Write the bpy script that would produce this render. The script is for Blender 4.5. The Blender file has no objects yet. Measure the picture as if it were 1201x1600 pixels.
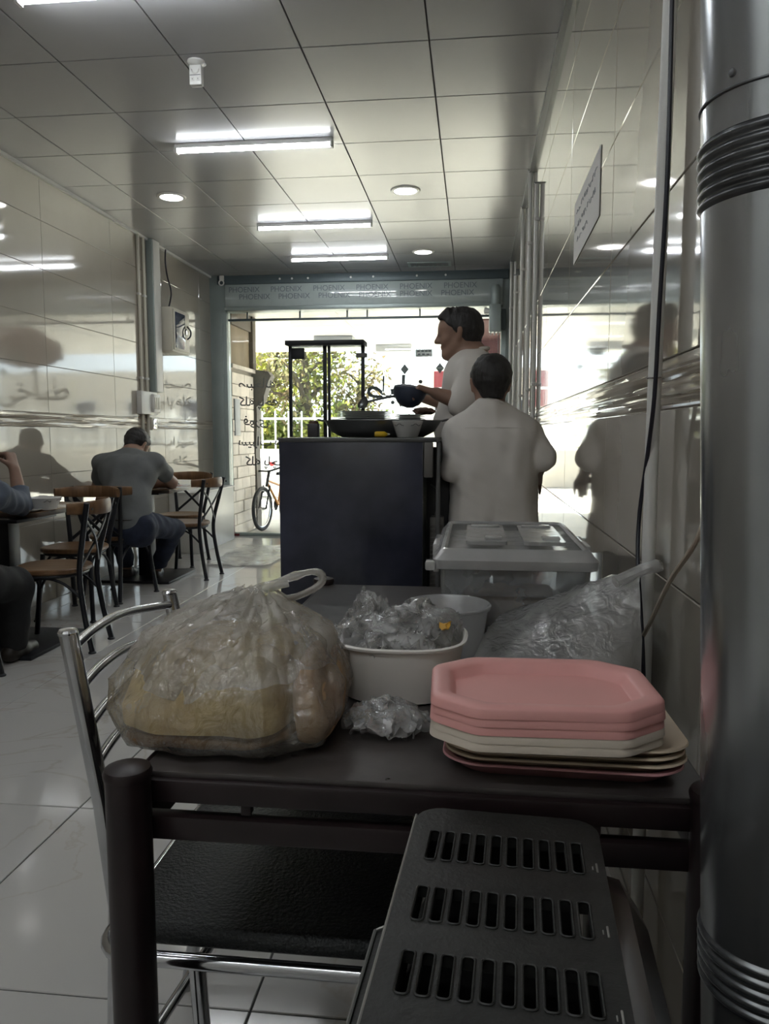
import bpy, bmesh, math, random
import numpy as np
from mathutils import Vector, Matrix, noise
random.seed(7); rng = np.random.default_rng(7)
PI = math.pi
SC = bpy.context.scene
COL = SC.collection

# ------------------------------------------------------------------ camera
F, CX, CY, H = 1200.0, 600.5, 800.0, 1.2
_yc = np.array([740 - CX, CY - 678, F]); _yc /= np.linalg.norm(_yc)      # +Y of the room in camera (right, up, forward)
_zc = np.array([0, 1, -_yc[1] / _yc[2]]); _zc /= np.linalg.norm(_zc)
_xc = -np.cross(_yc, _zc)
def ray(px, py):
    d = np.array([(px - CX) / F, (CY - py) / F, 1.0])
    return np.array([d @ _xc, d @ _yc, d @ _zc])
def at(px, py, x=None, y=None, z=None):
    r = ray(px, py)
    t = x / r[0] if x is not None else y / r[1] if y is not None else (z - H) / r[2]
    p = r * t
    return Vector((p[0], p[1], p[2] + H))
cam_d = bpy.data.cameras.new('camera'); cam = bpy.data.objects.new('camera', cam_d); COL.objects.link(cam)
R3 = Matrix(((_xc[0], _xc[1], -_xc[2]), (_yc[0], _yc[1], -_yc[2]), (_zc[0], _zc[1], -_zc[2])))
cam.matrix_world = Matrix.Translation((0, 0, H)) @ R3.to_4x4()
cam_d.sensor_fit = 'VERTICAL'; cam_d.sensor_height = 32.0; cam_d.lens = F / 1600 * 32.0
cam_d.clip_start = 0.02; cam_d.clip_end = 300
SC.camera = cam

# ------------------------------------------------------------------ world, sun, exposure
w = bpy.data.worlds.new('sky'); SC.world = w; w.use_nodes = True
nt = w.node_tree; nt.nodes.clear()
wo = nt.nodes.new('ShaderNodeOutputWorld'); wb = nt.nodes.new('ShaderNodeBackground')
sky = nt.nodes.new('ShaderNodeTexSky'); sky.sky_type = 'HOSEK_WILKIE'; sky.turbidity = 6.0; sky.ground_albedo = 0.4
sky.sun_direction = Vector((-0.35, 0.45, 0.82)).normalized()
hs = nt.nodes.new('ShaderNodeHueSaturation'); hs.inputs['Saturation'].default_value = 0.35
wb.inputs['Strength'].default_value = 7.5
nt.links.new(sky.outputs[0], hs.inputs['Color']); nt.links.new(hs.outputs[0], wb.inputs[0]); nt.links.new(wb.outputs[0], wo.inputs[0])
sd = bpy.data.lights.new('sun', 'SUN'); sd.energy = 26.0; sd.angle = 0.01; sd.color = (1, 0.93, 0.8)
sun = bpy.data.objects.new('sun', sd); COL.objects.link(sun)
sun.rotation_euler = Vector((-0.35, 0.45, 0.82)).to_track_quat('Z', 'Y').to_euler()
SC.view_settings.view_transform = 'Standard'; SC.view_settings.look = 'None'
SC.view_settings.gamma = 1.0; SC.view_settings.use_curve_mapping = False
SC.view_settings.exposure = 1.15
SC.cycles.max_bounces = 12; SC.cycles.transparent_max_bounces = 24
SC.cycles.glossy_bounces = 6; SC.cycles.caustics_reflective = False; SC.cycles.caustics_refractive = False
TUBE_E, SPOT_E = 19.0, 9.0

# ------------------------------------------------------------------ materials
MATS = {}
def principled(name, col, rough=0.5, metal=0.0, spec=0.5, var=0.0, vscale=8.0, bump=0.0, bscale=40.0, coat=0.0,
               emit=None, es=0.0, col2=None, sss=0.0, trans=0.0, rvar=0.0, wave=None, stretch=None):
    m = bpy.data.materials.new(name); m.use_nodes = True; t = m.node_tree; b = t.nodes['Principled BSDF']
    b.inputs['Base Color'].default_value = (*col, 1); b.inputs['Roughness'].default_value = rough
    b.inputs['Metallic'].default_value = metal; b.inputs['Specular IOR Level'].default_value = spec
    b.inputs['Coat Weight'].default_value = coat; b.inputs['Coat Roughness'].default_value = 0.05
    if trans: b.inputs['Transmission Weight'].default_value = trans
    if emit: b.inputs['Emission Color'].default_value = (*emit, 1); b.inputs['Emission Strength'].default_value = es
    tc = t.nodes.new('ShaderNodeTexCoord'); vec = tc.outputs['Object']
    if stretch:
        mp = t.nodes.new('ShaderNodeMapping'); mp.inputs['Scale'].default_value = stretch
        t.links.new(vec, mp.inputs[0]); vec = mp.outputs[0]
    if var or col2:
        n = t.nodes.new('ShaderNodeTexNoise'); n.inputs['Scale'].default_value = vscale; n.inputs['Detail'].default_value = 5
        t.links.new(vec, n.inputs['Vector'])
        r = t.nodes.new('ShaderNodeValToRGB')
        c2 = col2 or tuple(max(0, c * (1 - var)) for c in col)
        r.color_ramp.elements[0].color = (*c2, 1); r.color_ramp.elements[1].color = (*col, 1)
        r.color_ramp.elements[0].position = 0.3; r.color_ramp.elements[1].position = 0.68
        t.links.new(n.outputs[0], r.inputs[0]); t.links.new(r.outputs[0], b.inputs['Base Color'])
        if rvar:
            mr = t.nodes.new('ShaderNodeMapRange'); mr.inputs[3].default_value = max(0.02, rough - rvar); mr.inputs[4].default_value = rough + rvar
            t.links.new(n.outputs[0], mr.inputs[0]); t.links.new(mr.outputs[0], b.inputs['Roughness'])
    if bump:
        n2 = t.nodes.new('ShaderNodeTexNoise'); n2.inputs['Scale'].default_value = bscale; n2.inputs['Detail'].default_value = 4
        t.links.new(vec, n2.inputs['Vector'])
        bp = t.nodes.new('ShaderNodeBump'); bp.inputs['Strength'].default_value = bump; bp.inputs['Distance'].default_value = 0.01
        t.links.new(n2.outputs[0], bp.inputs['Height']); t.links.new(bp.outputs[0], b.inputs['Normal'])
    MATS[name] = m
    return m
def emission(name, col, s):
    m = bpy.data.materials.new(name); m.use_nodes = True; t = m.node_tree; t.nodes.clear()
    o = t.nodes.new('ShaderNodeOutputMaterial'); e = t.nodes.new('ShaderNodeEmission')
    e.inputs[0].default_value = (*col, 1); e.inputs[1].default_value = s; t.links.new(e.outputs[0], o.inputs[0]); MATS[name] = m
def film(name, col, dens, gloss=0.25, rough=0.12, nscale=18.0, vary=0.25, bump=0.6, bscale=30.0, translucent=0.5):
    """thin clear or milky plastic: see-through, milky scatter and shine, in one sheet"""
    m = bpy.data.materials.new(name); m.use_nodes = True; t = m.node_tree; t.nodes.clear()
    N = t.nodes.new; L = t.links.new
    o = N('ShaderNodeOutputMaterial'); tr = N('ShaderNodeBsdfTransparent'); tr.inputs[0].default_value = (0.97, 0.97, 0.96, 1)
    di = N('ShaderNodeBsdfDiffuse'); di.inputs[0].default_value = (*col, 1)
    tl = N('ShaderNodeBsdfTranslucent'); tl.inputs[0].default_value = (*col, 1)
    gl = N('ShaderNodeBsdfGlossy'); gl.inputs['Roughness'].default_value = rough; gl.inputs[0].default_value = (0.9, 0.9, 0.9, 1)
    mx0 = N('ShaderNodeMixShader'); mx0.inputs[0].default_value = translucent; L(di.outputs[0], mx0.inputs[1]); L(tl.outputs[0], mx0.inputs[2])
    tc = N('ShaderNodeTexCoord'); n = N('ShaderNodeTexNoise'); n.inputs['Scale'].default_value = nscale; n.inputs['Detail'].default_value = 3
    L(tc.outputs['Object'], n.inputs['Vector'])
    mr = N('ShaderNodeMapRange'); mr.inputs[1].default_value = 0.3; mr.inputs[2].default_value = 0.7
    mr.inputs[3].default_value = max(0, dens - vary); mr.inputs[4].default_value = min(1, dens + vary); L(n.outputs[0], mr.inputs[0])
    mx1 = N('ShaderNodeMixShader'); L(mr.outputs[0], mx1.inputs[0]); L(tr.outputs[0], mx1.inputs[1]); L(mx0.outputs[0], mx1.inputs[2])
    n2 = N('ShaderNodeTexNoise'); n2.inputs['Scale'].default_value = bscale; n2.inputs['Detail'].default_value = 4; n2.inputs['Distortion'].default_value = 1.2
    L(tc.outputs['Object'], n2.inputs['Vector'])
    bp = N('ShaderNodeBump'); bp.inputs['Strength'].default_value = bump; bp.inputs['Distance'].default_value = 0.01
    L(n2.outputs[0], bp.inputs['Height'])
    for s in (gl, di): L(bp.outputs[0], s.inputs['Normal'])
    fr = N('ShaderNodeLayerWeight'); fr.inputs[0].default_value = 0.25; L(bp.outputs[0], fr.inputs['Normal'])
    ml = N('ShaderNodeMath'); ml.operation = 'MULTIPLY_ADD'; ml.inputs[1].default_value = gloss * 1.6; ml.inputs[2].default_value = gloss * 0.25
    ml.use_clamp = True; L(fr.outputs['Fresnel'], ml.inputs[0])
    mx2 = N('ShaderNodeMixShader'); L(ml.outputs[0], mx2.inputs[0]); L(mx1.outputs[0], mx2.inputs[1]); L(gl.outputs[0], mx2.inputs[2])
    L(mx2.outputs[0], o.inputs[0]); MATS[name] = m
def glass(name, tint=(0.93, 0.97, 0.95)):
    m = bpy.data.materials.new(name); m.use_nodes = True; t = m.node_tree; t.nodes.clear()
    N = t.nodes.new; L = t.links.new
    o = N('ShaderNodeOutputMaterial'); tr = N('ShaderNodeBsdfTransparent'); tr.inputs[0].default_value = (*tint, 1)
    gl = N('ShaderNodeBsdfGlossy'); gl.inputs['Roughness'].default_value = 0.01
    fr = N('ShaderNodeFresnel'); fr.inputs[0].default_value = 1.45
    mx = N('ShaderNodeMixShader'); L(fr.outputs[0], mx.inputs[0]); L(tr.outputs[0], mx.inputs[1]); L(gl.outputs[0], mx.inputs[2]); L(mx.outputs[0], o.inputs[0]); MATS[name] = m
def marble(name, base, vein, scale, rough, vw=0.03, spec=0.5, bump=0.0):
    m = bpy.data.materials.new(name); m.use_nodes = True; t = m.node_tree; b = t.nodes['Principled BSDF']; N = t.nodes.new; L = t.links.new
    b.inputs['Roughness'].default_value = rough; b.inputs['Specular IOR Level'].default_value = spec
    g = N('ShaderNodeNewGeometry'); n = N('ShaderNodeTexNoise'); n.inputs['Scale'].default_value = scale; n.inputs['Detail'].default_value = 6
    n.inputs['Distortion'].default_value = 1.5; L(g.outputs['Position'], n.inputs['Vector'])
    s = N('ShaderNodeMath'); s.operation = 'SUBTRACT'; s.inputs[1].default_value = 0.5; L(n.outputs[0], s.inputs[0])
    a = N('ShaderNodeMath'); a.operation = 'ABSOLUTE'; L(s.outputs[0], a.inputs[0])
    mr = N('ShaderNodeMapRange'); mr.inputs[1].default_value = 0.0; mr.inputs[2].default_value = vw; mr.inputs[3].default_value = 1.0; mr.inputs[4].default_value = 0.0
    L(a.outputs[0], mr.inputs[0])
    n3 = N('ShaderNodeTexNoise'); n3.inputs['Scale'].default_value = scale * 0.7; L(g.outputs['Position'], n3.inputs['Vector'])
    mm = N('ShaderNodeMath'); mm.operation = 'MULTIPLY'; L(mr.outputs[0], mm.inputs[0]); L(n3.outputs[0], mm.inputs[1])
    mx = N('ShaderNodeMix'); mx.data_type = 'RGBA'; mx.inputs[6].default_value = (*base, 1); mx.inputs[7].default_value = (*vein, 1)
    L(mm.outputs[0], mx.inputs[0]); L(mx.outputs[2], b.inputs['Base Color']); MATS[name] = m

principled('wall_tile', (0.40, 0.365, 0.31), 0.06, spec=0.95, coat=0.45, var=0.06, vscale=3, bump=0.03, bscale=6)
principled('listello', (0.52, 0.46, 0.38), 0.10, spec=0.9, var=0.25, vscale=12, coat=0.4, stretch=(1, 0.15, 4))
principled('grout', (0.30, 0.27, 0.23), 0.8)
principled('ceiling_panel', (0.42, 0.42, 0.425), 0.20, spec=0.20, var=0.04, vscale=2, bump=0.02, bscale=8)
principled('ceiling_gap', (0.10, 0.10, 0.10), 0.8)
principled('plaster', (0.80, 0.79, 0.76), 0.6)
principled('white_trim', (0.72, 0.71, 0.68), 0.35, var=0.05)
principled('dark_trim', (0.16, 0.17, 0.18), 0.45)
marble('floor_tile', (0.56, 0.55, 0.53), (0.44, 0.39, 0.33), 1.1, 0.10, 0.010)
principled('floor_gap', (0.05, 0.05, 0.05), 0.9)
principled('frame_metal', (0.36, 0.42, 0.41), 0.4, metal=0.3, var=0.1, vscale=5)
principled('frame_dark', (0.10, 0.13, 0.14), 0.45, metal=0.2)
principled('shutter_film', (0.42, 0.48, 0.47), 0.06, spec=0.7, var=0.08, vscale=12)
principled('print_grey', (0.16, 0.19, 0.21), 0.5)
principled('letter_grey', (0.12, 0.12, 0.13), 0.5)
principled('sticker_grey', (0.35, 0.36, 0.37), 0.5)
glass('glass')
emission('tube_light', (0.93, 0.97, 1.0), TUBE_E)
emission('spot_light', (1.0, 0.98, 0.94), SPOT_E)
principled('white_plastic', (0.75, 0.75, 0.72), 0.35)
principled('ivory_plastic', (0.62, 0.59, 0.50), 0.4)
principled('dark_glass', (0.02, 0.025, 0.05), 0.08)
principled('black_cable', (0.01, 0.01, 0.02), 0.4)
principled('beige_cable', (0.45, 0.40, 0.32), 0.5)
principled('paper', (0.70, 0.69, 0.66), 0.6)
principled('galvanised', (0.52, 0.54, 0.56), 0.24, metal=0.9, col2=(0.28, 0.295, 0.31), vscale=7, rvar=0.12, bump=0.012, bscale=22, stretch=(1, 1, 0.35))
principled('galvanised_dark', (0.16, 0.165, 0.17), 0.35, metal=0.9, var=0.3, vscale=10)
principled('chrome', (0.62, 0.63, 0.65), 0.12, metal=1.0, var=0.25, vscale=12)
principled('black_vinyl', (0.012, 0.014, 0.014), 0.42, spec=0.4, bump=0.5, bscale=160)
principled('table_top', (0.085, 0.074, 0.070), 0.32, col2=(0.035, 0.030, 0.029), vscale=9, spec=0.5, rvar=0.12, bump=0.04, bscale=70)
principled('table_frame', (0.022, 0.013, 0.014), 0.38, spec=0.45, var=0.4, vscale=14)
principled('cast_iron', (0.022, 0.023, 0.021), 0.5, spec=0.5, col2=(0.012, 0.012, 0.011), vscale=30, bump=0.12, bscale=150)
principled('soot', (0.004, 0.004, 0.004), 0.8)
principled('heater_enamel', (0.055, 0.042, 0.034), 0.22, col2=(0.02, 0.02, 0.02), vscale=5, spec=0.6)
principled('worn_edge', (0.35, 0.35, 0.33), 0.4, metal=0.6)
principled('pink_plastic', (0.80, 0.40, 0.37), 0.45, spec=0.4, var=0.05)
principled('mauve_plastic', (0.62, 0.32, 0.33), 0.45, spec=0.4, var=0.05)
principled('beige_plastic', (0.72, 0.60, 0.45), 0.45, spec=0.4, var=0.06)
principled('cream_plastic', (0.70, 0.62, 0.52), 0.45, spec=0.4, var=0.06)
principled('tub_white', (0.86, 0.83, 0.78), 0.35, spec=0.45, var=0.04)
film('tub_clear', (0.72, 0.73, 0.74), 0.55, gloss=0.4, rough=0.2, vary=0.05, bump=0.05, translucent=0.4)
film('box_clear', (0.66, 0.69, 0.72), 0.34, gloss=0.45, rough=0.22, vary=0.04, bump=0.05, translucent=0.4)
film('lid_clear', (0.80, 0.80, 0.79), 0.60, gloss=0.5, rough=0.2, vary=0.05, bump=0.1, translucent=0.4)
film('bag_film', (0.84, 0.79, 0.70), 0.20, gloss=0.42, rough=0.09, nscale=12, vary=0.14, bump=1.0, bscale=40)
film('bag_milky', (0.86, 0.82, 0.75), 0.42, gloss=0.32, rough=0.12, nscale=9, vary=0.26, bump=1.0, bscale=36)
film('cling_film', (0.86, 0.86, 0.86), 0.28, gloss=0.42, rough=0.10, nscale=25, vary=0.14, bump=0.5, bscale=50, translucent=0.4)
film('sack_film', (0.88, 0.88, 0.86), 0.55, gloss=0.42, rough=0.12, nscale=9, vary=0.25, bump=1.0, bscale=26)
principled('bread', (0.70, 0.55, 0.27), 0.75, col2=(0.50, 0.35, 0.15), vscale=11, bump=0.4, bscale=60)
principled('bread_crust', (0.30, 0.17, 0.07), 0.75, col2=(0.14, 0.07, 0.03), vscale=20, bump=0.4, bscale=60)
principled('bread_pale', (0.60, 0.42, 0.24), 0.8, col2=(0.38, 0.22, 0.10), vscale=25, bump=0.4, bscale=60)
principled('saffron', (0.55, 0.30, 0.03), 0.5)
principled('wood', (0.23, 0.125, 0.055), 0.4, col2=(0.13, 0.065, 0.028), vscale=6, stretch=(8, 1, 1), bump=0.05, bscale=30)
principled('wood_top', (0.26, 0.17, 0.10), 0.22, col2=(0.15, 0.09, 0.05), vscale=4, stretch=(9, 1, 1), spec=0.6)
principled('wood_edge', (0.07, 0.045, 0.03), 0.4, var=0.2)
principled('black_steel', (0.010, 0.011, 0.015), 0.42, spec=0.4)
principled('ceramic', (0.62, 0.62, 0.60), 0.2, spec=0.6)
principled('ceramic_print', (0.06, 0.06, 0.08), 0.3)
principled('steel_tray', (0.22, 0.225, 0.23), 0.35, metal=0.8, var=0.2)
principled('dark_pan', (0.035, 0.045, 0.075), 0.45, metal=0.2, var=0.2)
principled('plate_white', (0.55, 0.57, 0.55), 0.25)
principled('meat', (0.10, 0.05, 0.03), 0.6, var=0.5, vscale=30)
principled('yellow_plastic', (0.75, 0.48, 0.02), 0.4)
principled('kettle_dark', (0.05, 0.045, 0.05), 0.4)
principled('counter_stone', (0.055, 0.060, 0.095), 0.17, col2=(0.012, 0.013, 0.019), vscale=2.4, spec=0.5)
principled('counter_trim', (0.10, 0.10, 0.10), 0.35, metal=0.4)
principled('stove_black', (0.008, 0.008, 0.009), 0.5)
principled('vent_grey', (0.16, 0.15, 0.14), 0.5, metal=0.3)
principled('skin', (0.33, 0.20, 0.145), 0.5, var=0.12, vscale=14, bump=0.05, bscale=120)
principled('hair', (0.028, 0.025, 0.024), 0.55, var=0.4, vscale=60, bump=0.5, bscale=90, stretch=(1, 1, 0.3))
principled('shirt_white', (0.72, 0.68, 0.63), 0.75, var=0.08, vscale=7, bump=0.35, bscale=9)
principled('tee_grey', (0.17, 0.18, 0.18), 0.85, var=0.2, vscale=8, bump=0.4, bscale=10)
principled('jeans', (0.018, 0.026, 0.055), 0.8, var=0.4, vscale=18, bump=0.25, bscale=25)
principled('denim_shirt', (0.12, 0.145, 0.19), 0.8, var=0.3, vscale=16, bump=0.4, bscale=12)
principled('trouser_black', (0.008, 0.008, 0.009), 0.8, bump=0.3, bscale=14)
principled('leather', (0.02, 0.014, 0.01), 0.5)
principled('eye_white', (0.7, 0.68, 0.66), 0.2)
principled('stone_cream', (0.86, 0.78, 0.69), 0.8, var=0.25, vscale=5, bump=0.3, bscale=25)
principled('mortar', (0.30, 0.27, 0.23), 0.9)
principled('pier_grey', (0.20, 0.185, 0.165), 0.85, var=0.2, vscale=6, bump=0.4, bscale=14)
principled('tan_panel', (0.26, 0.20, 0.125), 0.7, col2=(0.17, 0.125, 0.07), vscale=3, stretch=(1, 1, 0.3))
principled('brown_panel', (0.11, 0.088, 0.066), 0.7, var=0.2)
principled('soffit', (0.78, 0.76, 0.73), 0.2, spec=0.5, var=0.04)
principled('asphalt', (0.30, 0.29, 0.28), 0.9, var=0.2)
principled('paving', (0.52, 0.50, 0.47), 0.6, var=0.15, vscale=4)
principled('bark', (0.09, 0.068, 0.05), 0.9, var=0.4, vscale=14, bump=0.5, bscale=30)
principled('fence_white', (0.80, 0.80, 0.78), 0.5)
principled('car_white', (0.80, 0.81, 0.82), 0.2, coat=0.6)
principled('tail_red', (0.25, 0.01, 0.012), 0.25)
principled('awning_red', (0.10, 0.035, 0.032), 0.8, var=0.15)
principled('sign_red', (0.16, 0.006, 0.008), 0.5)
principled('rubber', (0.015, 0.015, 0.018), 0.7)
principled('bike_orange', (0.55, 0.22, 0.04), 0.3, coat=0.3)
principled('facade', (0.70, 0.64, 0.55), 0.8, var=0.1)
def leaf_mat(name, a, b):
    m = bpy.data.materials.new(name); m.use_nodes = True; t = m.node_tree; t.nodes.clear(); N = t.nodes.new; L = t.links.new
    o = N('ShaderNodeOutputMaterial'); d = N('ShaderNodeBsdfDiffuse'); tl = N('ShaderNodeBsdfTranslucent'); mx = N('ShaderNodeMixShader'); mx.inputs[0].default_value = 0.5
    g = N('ShaderNodeNewGeometry'); n = N('ShaderNodeTexNoise'); n.inputs['Scale'].default_value = 1.5; L(g.outputs['Position'], n.inputs[0])
    r = N('ShaderNodeValToRGB'); r.color_ramp.elements[0].position = 0.35; r.color_ramp.elements[1].position = 0.65
    r.color_ramp.elements[0].color = (*a, 1); r.color_ramp.elements[1].color = (*b, 1); L(n.outputs[0], r.inputs[0])
    L(r.outputs[0], d.inputs[0]); L(r.outputs[0], tl.inputs[0]); L(d.outputs[0], mx.inputs[1]); L(tl.outputs[0], mx.inputs[2]); L(mx.outputs[0], o.inputs[0]); MATS[name] = m
leaf_mat('leaf_yellow', (0.46, 0.44, 0.12), (0.28, 0.32, 0.08))
leaf_mat('leaf_dark', (0.20, 0.15, 0.09), (0.15, 0.16, 0.08))
leaf_mat('leaf_green', (0.24, 0.27, 0.09), (0.14, 0.19, 0.05))

# ------------------------------------------------------------------ mesh helpers
MW = {}
class MB:
    def __init__(s): s.v = []; s.f = []; s.m = []
    def add(s, vs, fs, M=None, mi=0):
        k = len(s.v)
        if M is not None: vs = [M @ Vector(v) for v in vs]
        s.v += [tuple(v) for v in vs]; s.f += [tuple(i + k for i in f) for f in fs]; s.m += [mi] * len(fs); return s
    def box(s, lo, hi, M=None, mi=0):
        x0, y0, z0 = lo; x1, y1, z1 = hi
        return s.add([(x0,y0,z0),(x1,y0,z0),(x1,y1,z0),(x0,y1,z0),(x0,y0,z1),(x1,y0,z1),(x1,y1,z1),(x0,y1,z1)],
                     [(0,3,2,1),(4,5,6,7),(0,1,5,4),(1,2,6,5),(2,3,7,6),(3,0,4,7)], M, mi)
    def rbox(s, lo, hi, r=0.01, seg=2, M=None, mi=0):
        bm = bmesh.new(); bmesh.ops.create_cube(bm, size=1.0)
        c = [(a + b) / 2 for a, b in zip(lo, hi)]; d = [b - a for a, b in zip(lo, hi)]
        for v in bm.verts: v.co = Vector([c[i] + v.co[i] * d[i] for i in range(3)])
        r = min(r, min(d) * 0.49)
        bmesh.ops.bevel(bm, geom=list(bm.edges), offset=r, segments=seg, profile=0.5, affect='EDGES')
        bm.verts.ensure_lookup_table(); bm.verts.index_update()
        s.add([v.co.copy() for v in bm.verts], [[v.index for v in f.verts] for f in bm.faces], M, mi); bm.free(); return s
    def tube(s, path, r, n=8, closed=False, cap=True, M=None, mi=0, flat=1.0, up=None):
        P = [Vector(p) for p in path]; m = len(P); rs = [r[min(int(i * len(r) / m), len(r) - 1)] for i in range(m)] if isinstance(r, (list, tuple)) else [r] * m
        T = []
        for i in range(m):
            a = P[i - 1] if (i > 0 or closed) else P[i]; b = P[(i + 1) % m] if (i < m - 1 or closed) else P[i]
            d = (b - a); T.append(d.normalized() if d.length > 1e-9 else Vector((0, 0, 1)))
        u = Vector(up) if up else (Vector((0, 0, 1)) if abs(T[0].z) < 0.9 else Vector((1, 0, 0)))
        vs = []; fs = []
        for i in range(m):
            u = (u - T[i] * u.dot(T[i]))
            u = u.normalized() if u.length > 1e-6 else T[i].orthogonal().normalized()
            b = T[i].cross(u)
            for k in range(n):
                a = 2 * PI * k / n
                vs.append(P[i] + (u * math.cos(a) * flat + b * math.sin(a)) * rs[i])
        for i in range(m if closed else m - 1):
            j = (i + 1) % m
            for k in range(n): fs.append((i*n + k, i*n + (k+1) % n, j*n + (k+1) % n, j*n + k))
        if cap and not closed:
            fs.append(tuple(range(n))[::-1]); fs.append(tuple((m-1)*n + k for k in range(n)))
        return s.add(vs, fs, M, mi)
    def lathe(s, prof, n=24, c=(0,0,0), M=None, mi=0, sx=1.0, sy=1.0, closed=False):
        vs = []; fs = []; m = len(prof)
        for (r, z) in prof:
            for k in range(n):
                a = 2 * PI * k / n; vs.append((c[0] + r*sx*math.cos(a), c[1] + r*sy*math.sin(a), c[2] + z))
        for i in range(m if closed else m - 1):
            j = (i + 1) % m
            for k in range(n): fs.append((i*n + k, i*n + (k+1) % n, j*n + (k+1) % n, j*n + k))
        if not closed:
            if prof[0][0] > 1e-5: fs.append(tuple(range(n))[::-1])
            if prof[-1][0] > 1e-5: fs.append(tuple((m-1)*n + k for k in range(n)))
        return s.add(vs, fs, M, mi)
    def loops(s, rings, cap0=True, cap1=True, M=None, mi=0, closed=False):
        n = len(rings[0]); vs = [p for r in rings for p in r]; fs = []
        m = len(rings)
        for i in range(m if closed else m - 1):
            j = (i + 1) % m
            for k in range(n): fs.append((i*n + k, i*n + (k+1) % n, j*n + (k+1) % n, j*n + k))
        if cap0 and not closed: fs.append(tuple(range(n))[::-1])
        if cap1 and not closed: fs.append(tuple((m-1)*n + k for k in range(n)))
        return s.add(vs, fs, M, mi)
    def prism(s, poly, z0, z1, M=None, mi=0):
        return s.loops([[(x, y, z0) for x, y in poly], [(x, y, z1) for x, y in poly]], M=M, mi=mi)
    def build(s, name, mat, parent=None, world=False, smooth=True, angle=35, kind=None, fixn=True):
        me = bpy.data.meshes.new(name)
        vs = s.v
        if world and parent is not None:
            Mi = MW[parent.name].inverted(); vs = [Mi @ Vector(v) for v in vs]
        me.from_pydata([tuple(v) for v in vs], [], s.f); me.update()
        mats = mat if isinstance(mat, (list, tuple)) else [mat]
        for mm in mats: me.materials.append(MATS[mm])
        if len(mats) > 1: me.polygons.foreach_set('material_index', s.m)
        if fixn:
            bm = bmesh.new(); bm.from_mesh(me); bmesh.ops.recalc_face_normals(bm, faces=bm.faces); bm.to_mesh(me); bm.free()
        if smooth:
            me.shade_smooth(); me.set_sharp_from_angle(angle=math.radians(angle))
        o = bpy.data.objects.new(name, me); COL.objects.link(o)
        if parent is not None: o.parent = parent
        MW[o.name] = MW[parent.name] if parent is not None else Matrix.Identity(4)
        if kind: o['kind'] = kind
        return o
def tag(o, label, cat, group=None):
    o['label'] = label; o['category'] = cat
    if group: o['group'] = group
    return o
def thing(name, label, cat, loc=(0,0,0), rz=0.0, group=None, kind=None):
    o = bpy.data.objects.new(name, None); COL.objects.link(o); o.location = loc; o.rotation_euler = (0, 0, rz); o.empty_display_size = 0.05
    MW[o.name] = Matrix.Translation(loc) @ Matrix.Rotation(rz, 4, 'Z')
    if label: o['label'] = label
    if cat: o['category'] = cat
    if group: o['group'] = group
    if kind: o['kind'] = kind
    return o
def struct(o, label=None):
    o['kind'] = 'structure'
    if label: o['label'] = label
    return o
def copy_part(src, parent, loc, name=None):
    c = src.copy(); COL.objects.link(c); c.parent = parent; c.location = loc
    MW[c.name] = MW[src.name]
    return c
def copy_tree(src, loc=None, rz=None, parent=None):
    c = src.copy(); COL.objects.link(c); c.parent = parent
    if loc is not None: c.location = loc; c.rotation_euler = (0, 0, rz or 0.0); MW[c.name] = Matrix.Translation(loc) @ Matrix.Rotation(rz or 0.0, 4, 'Z')
    for ch in list(src.children): copy_tree(ch, parent=c)
    return c
def lerp(a, b, t): return tuple(a[i] + (b[i] - a[i]) * t for i in range(len(a)))
def bez(pts, n=16):
    P = [Vector(p) for p in pts]; out = []
    m = len(P)
    for i in range(m - 1):
        p0 = P[max(i-1, 0)]; p1 = P[i]; p2 = P[i+1]; p3 = P[min(i+2, m-1)]
        k = max(2, n // (m - 1))
        for j in range(k):
            t = j / k
            out.append(0.5 * ((2*p1) + (-p0 + p2)*t + (2*p0 - 5*p1 + 4*p2 - p3)*t*t + (-p0 + 3*p1 - 3*p2 + p3)*t**3))
    out.append(P[-1]); return out
def rrect(x0, x1, y0, y1, r, n=4):
    out = []
    for cx, cy, a0 in ((x1-r, y1-r, 0), (x0+r, y1-r, PI/2), (x0+r, y0+r, PI), (x1-r, y0+r, 3*PI/2)):
        for k in range(n + 1):
            a = a0 + PI/2 * k / n; out.append((cx + r*math.cos(a), cy + r*math.sin(a)))
    return out

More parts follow.
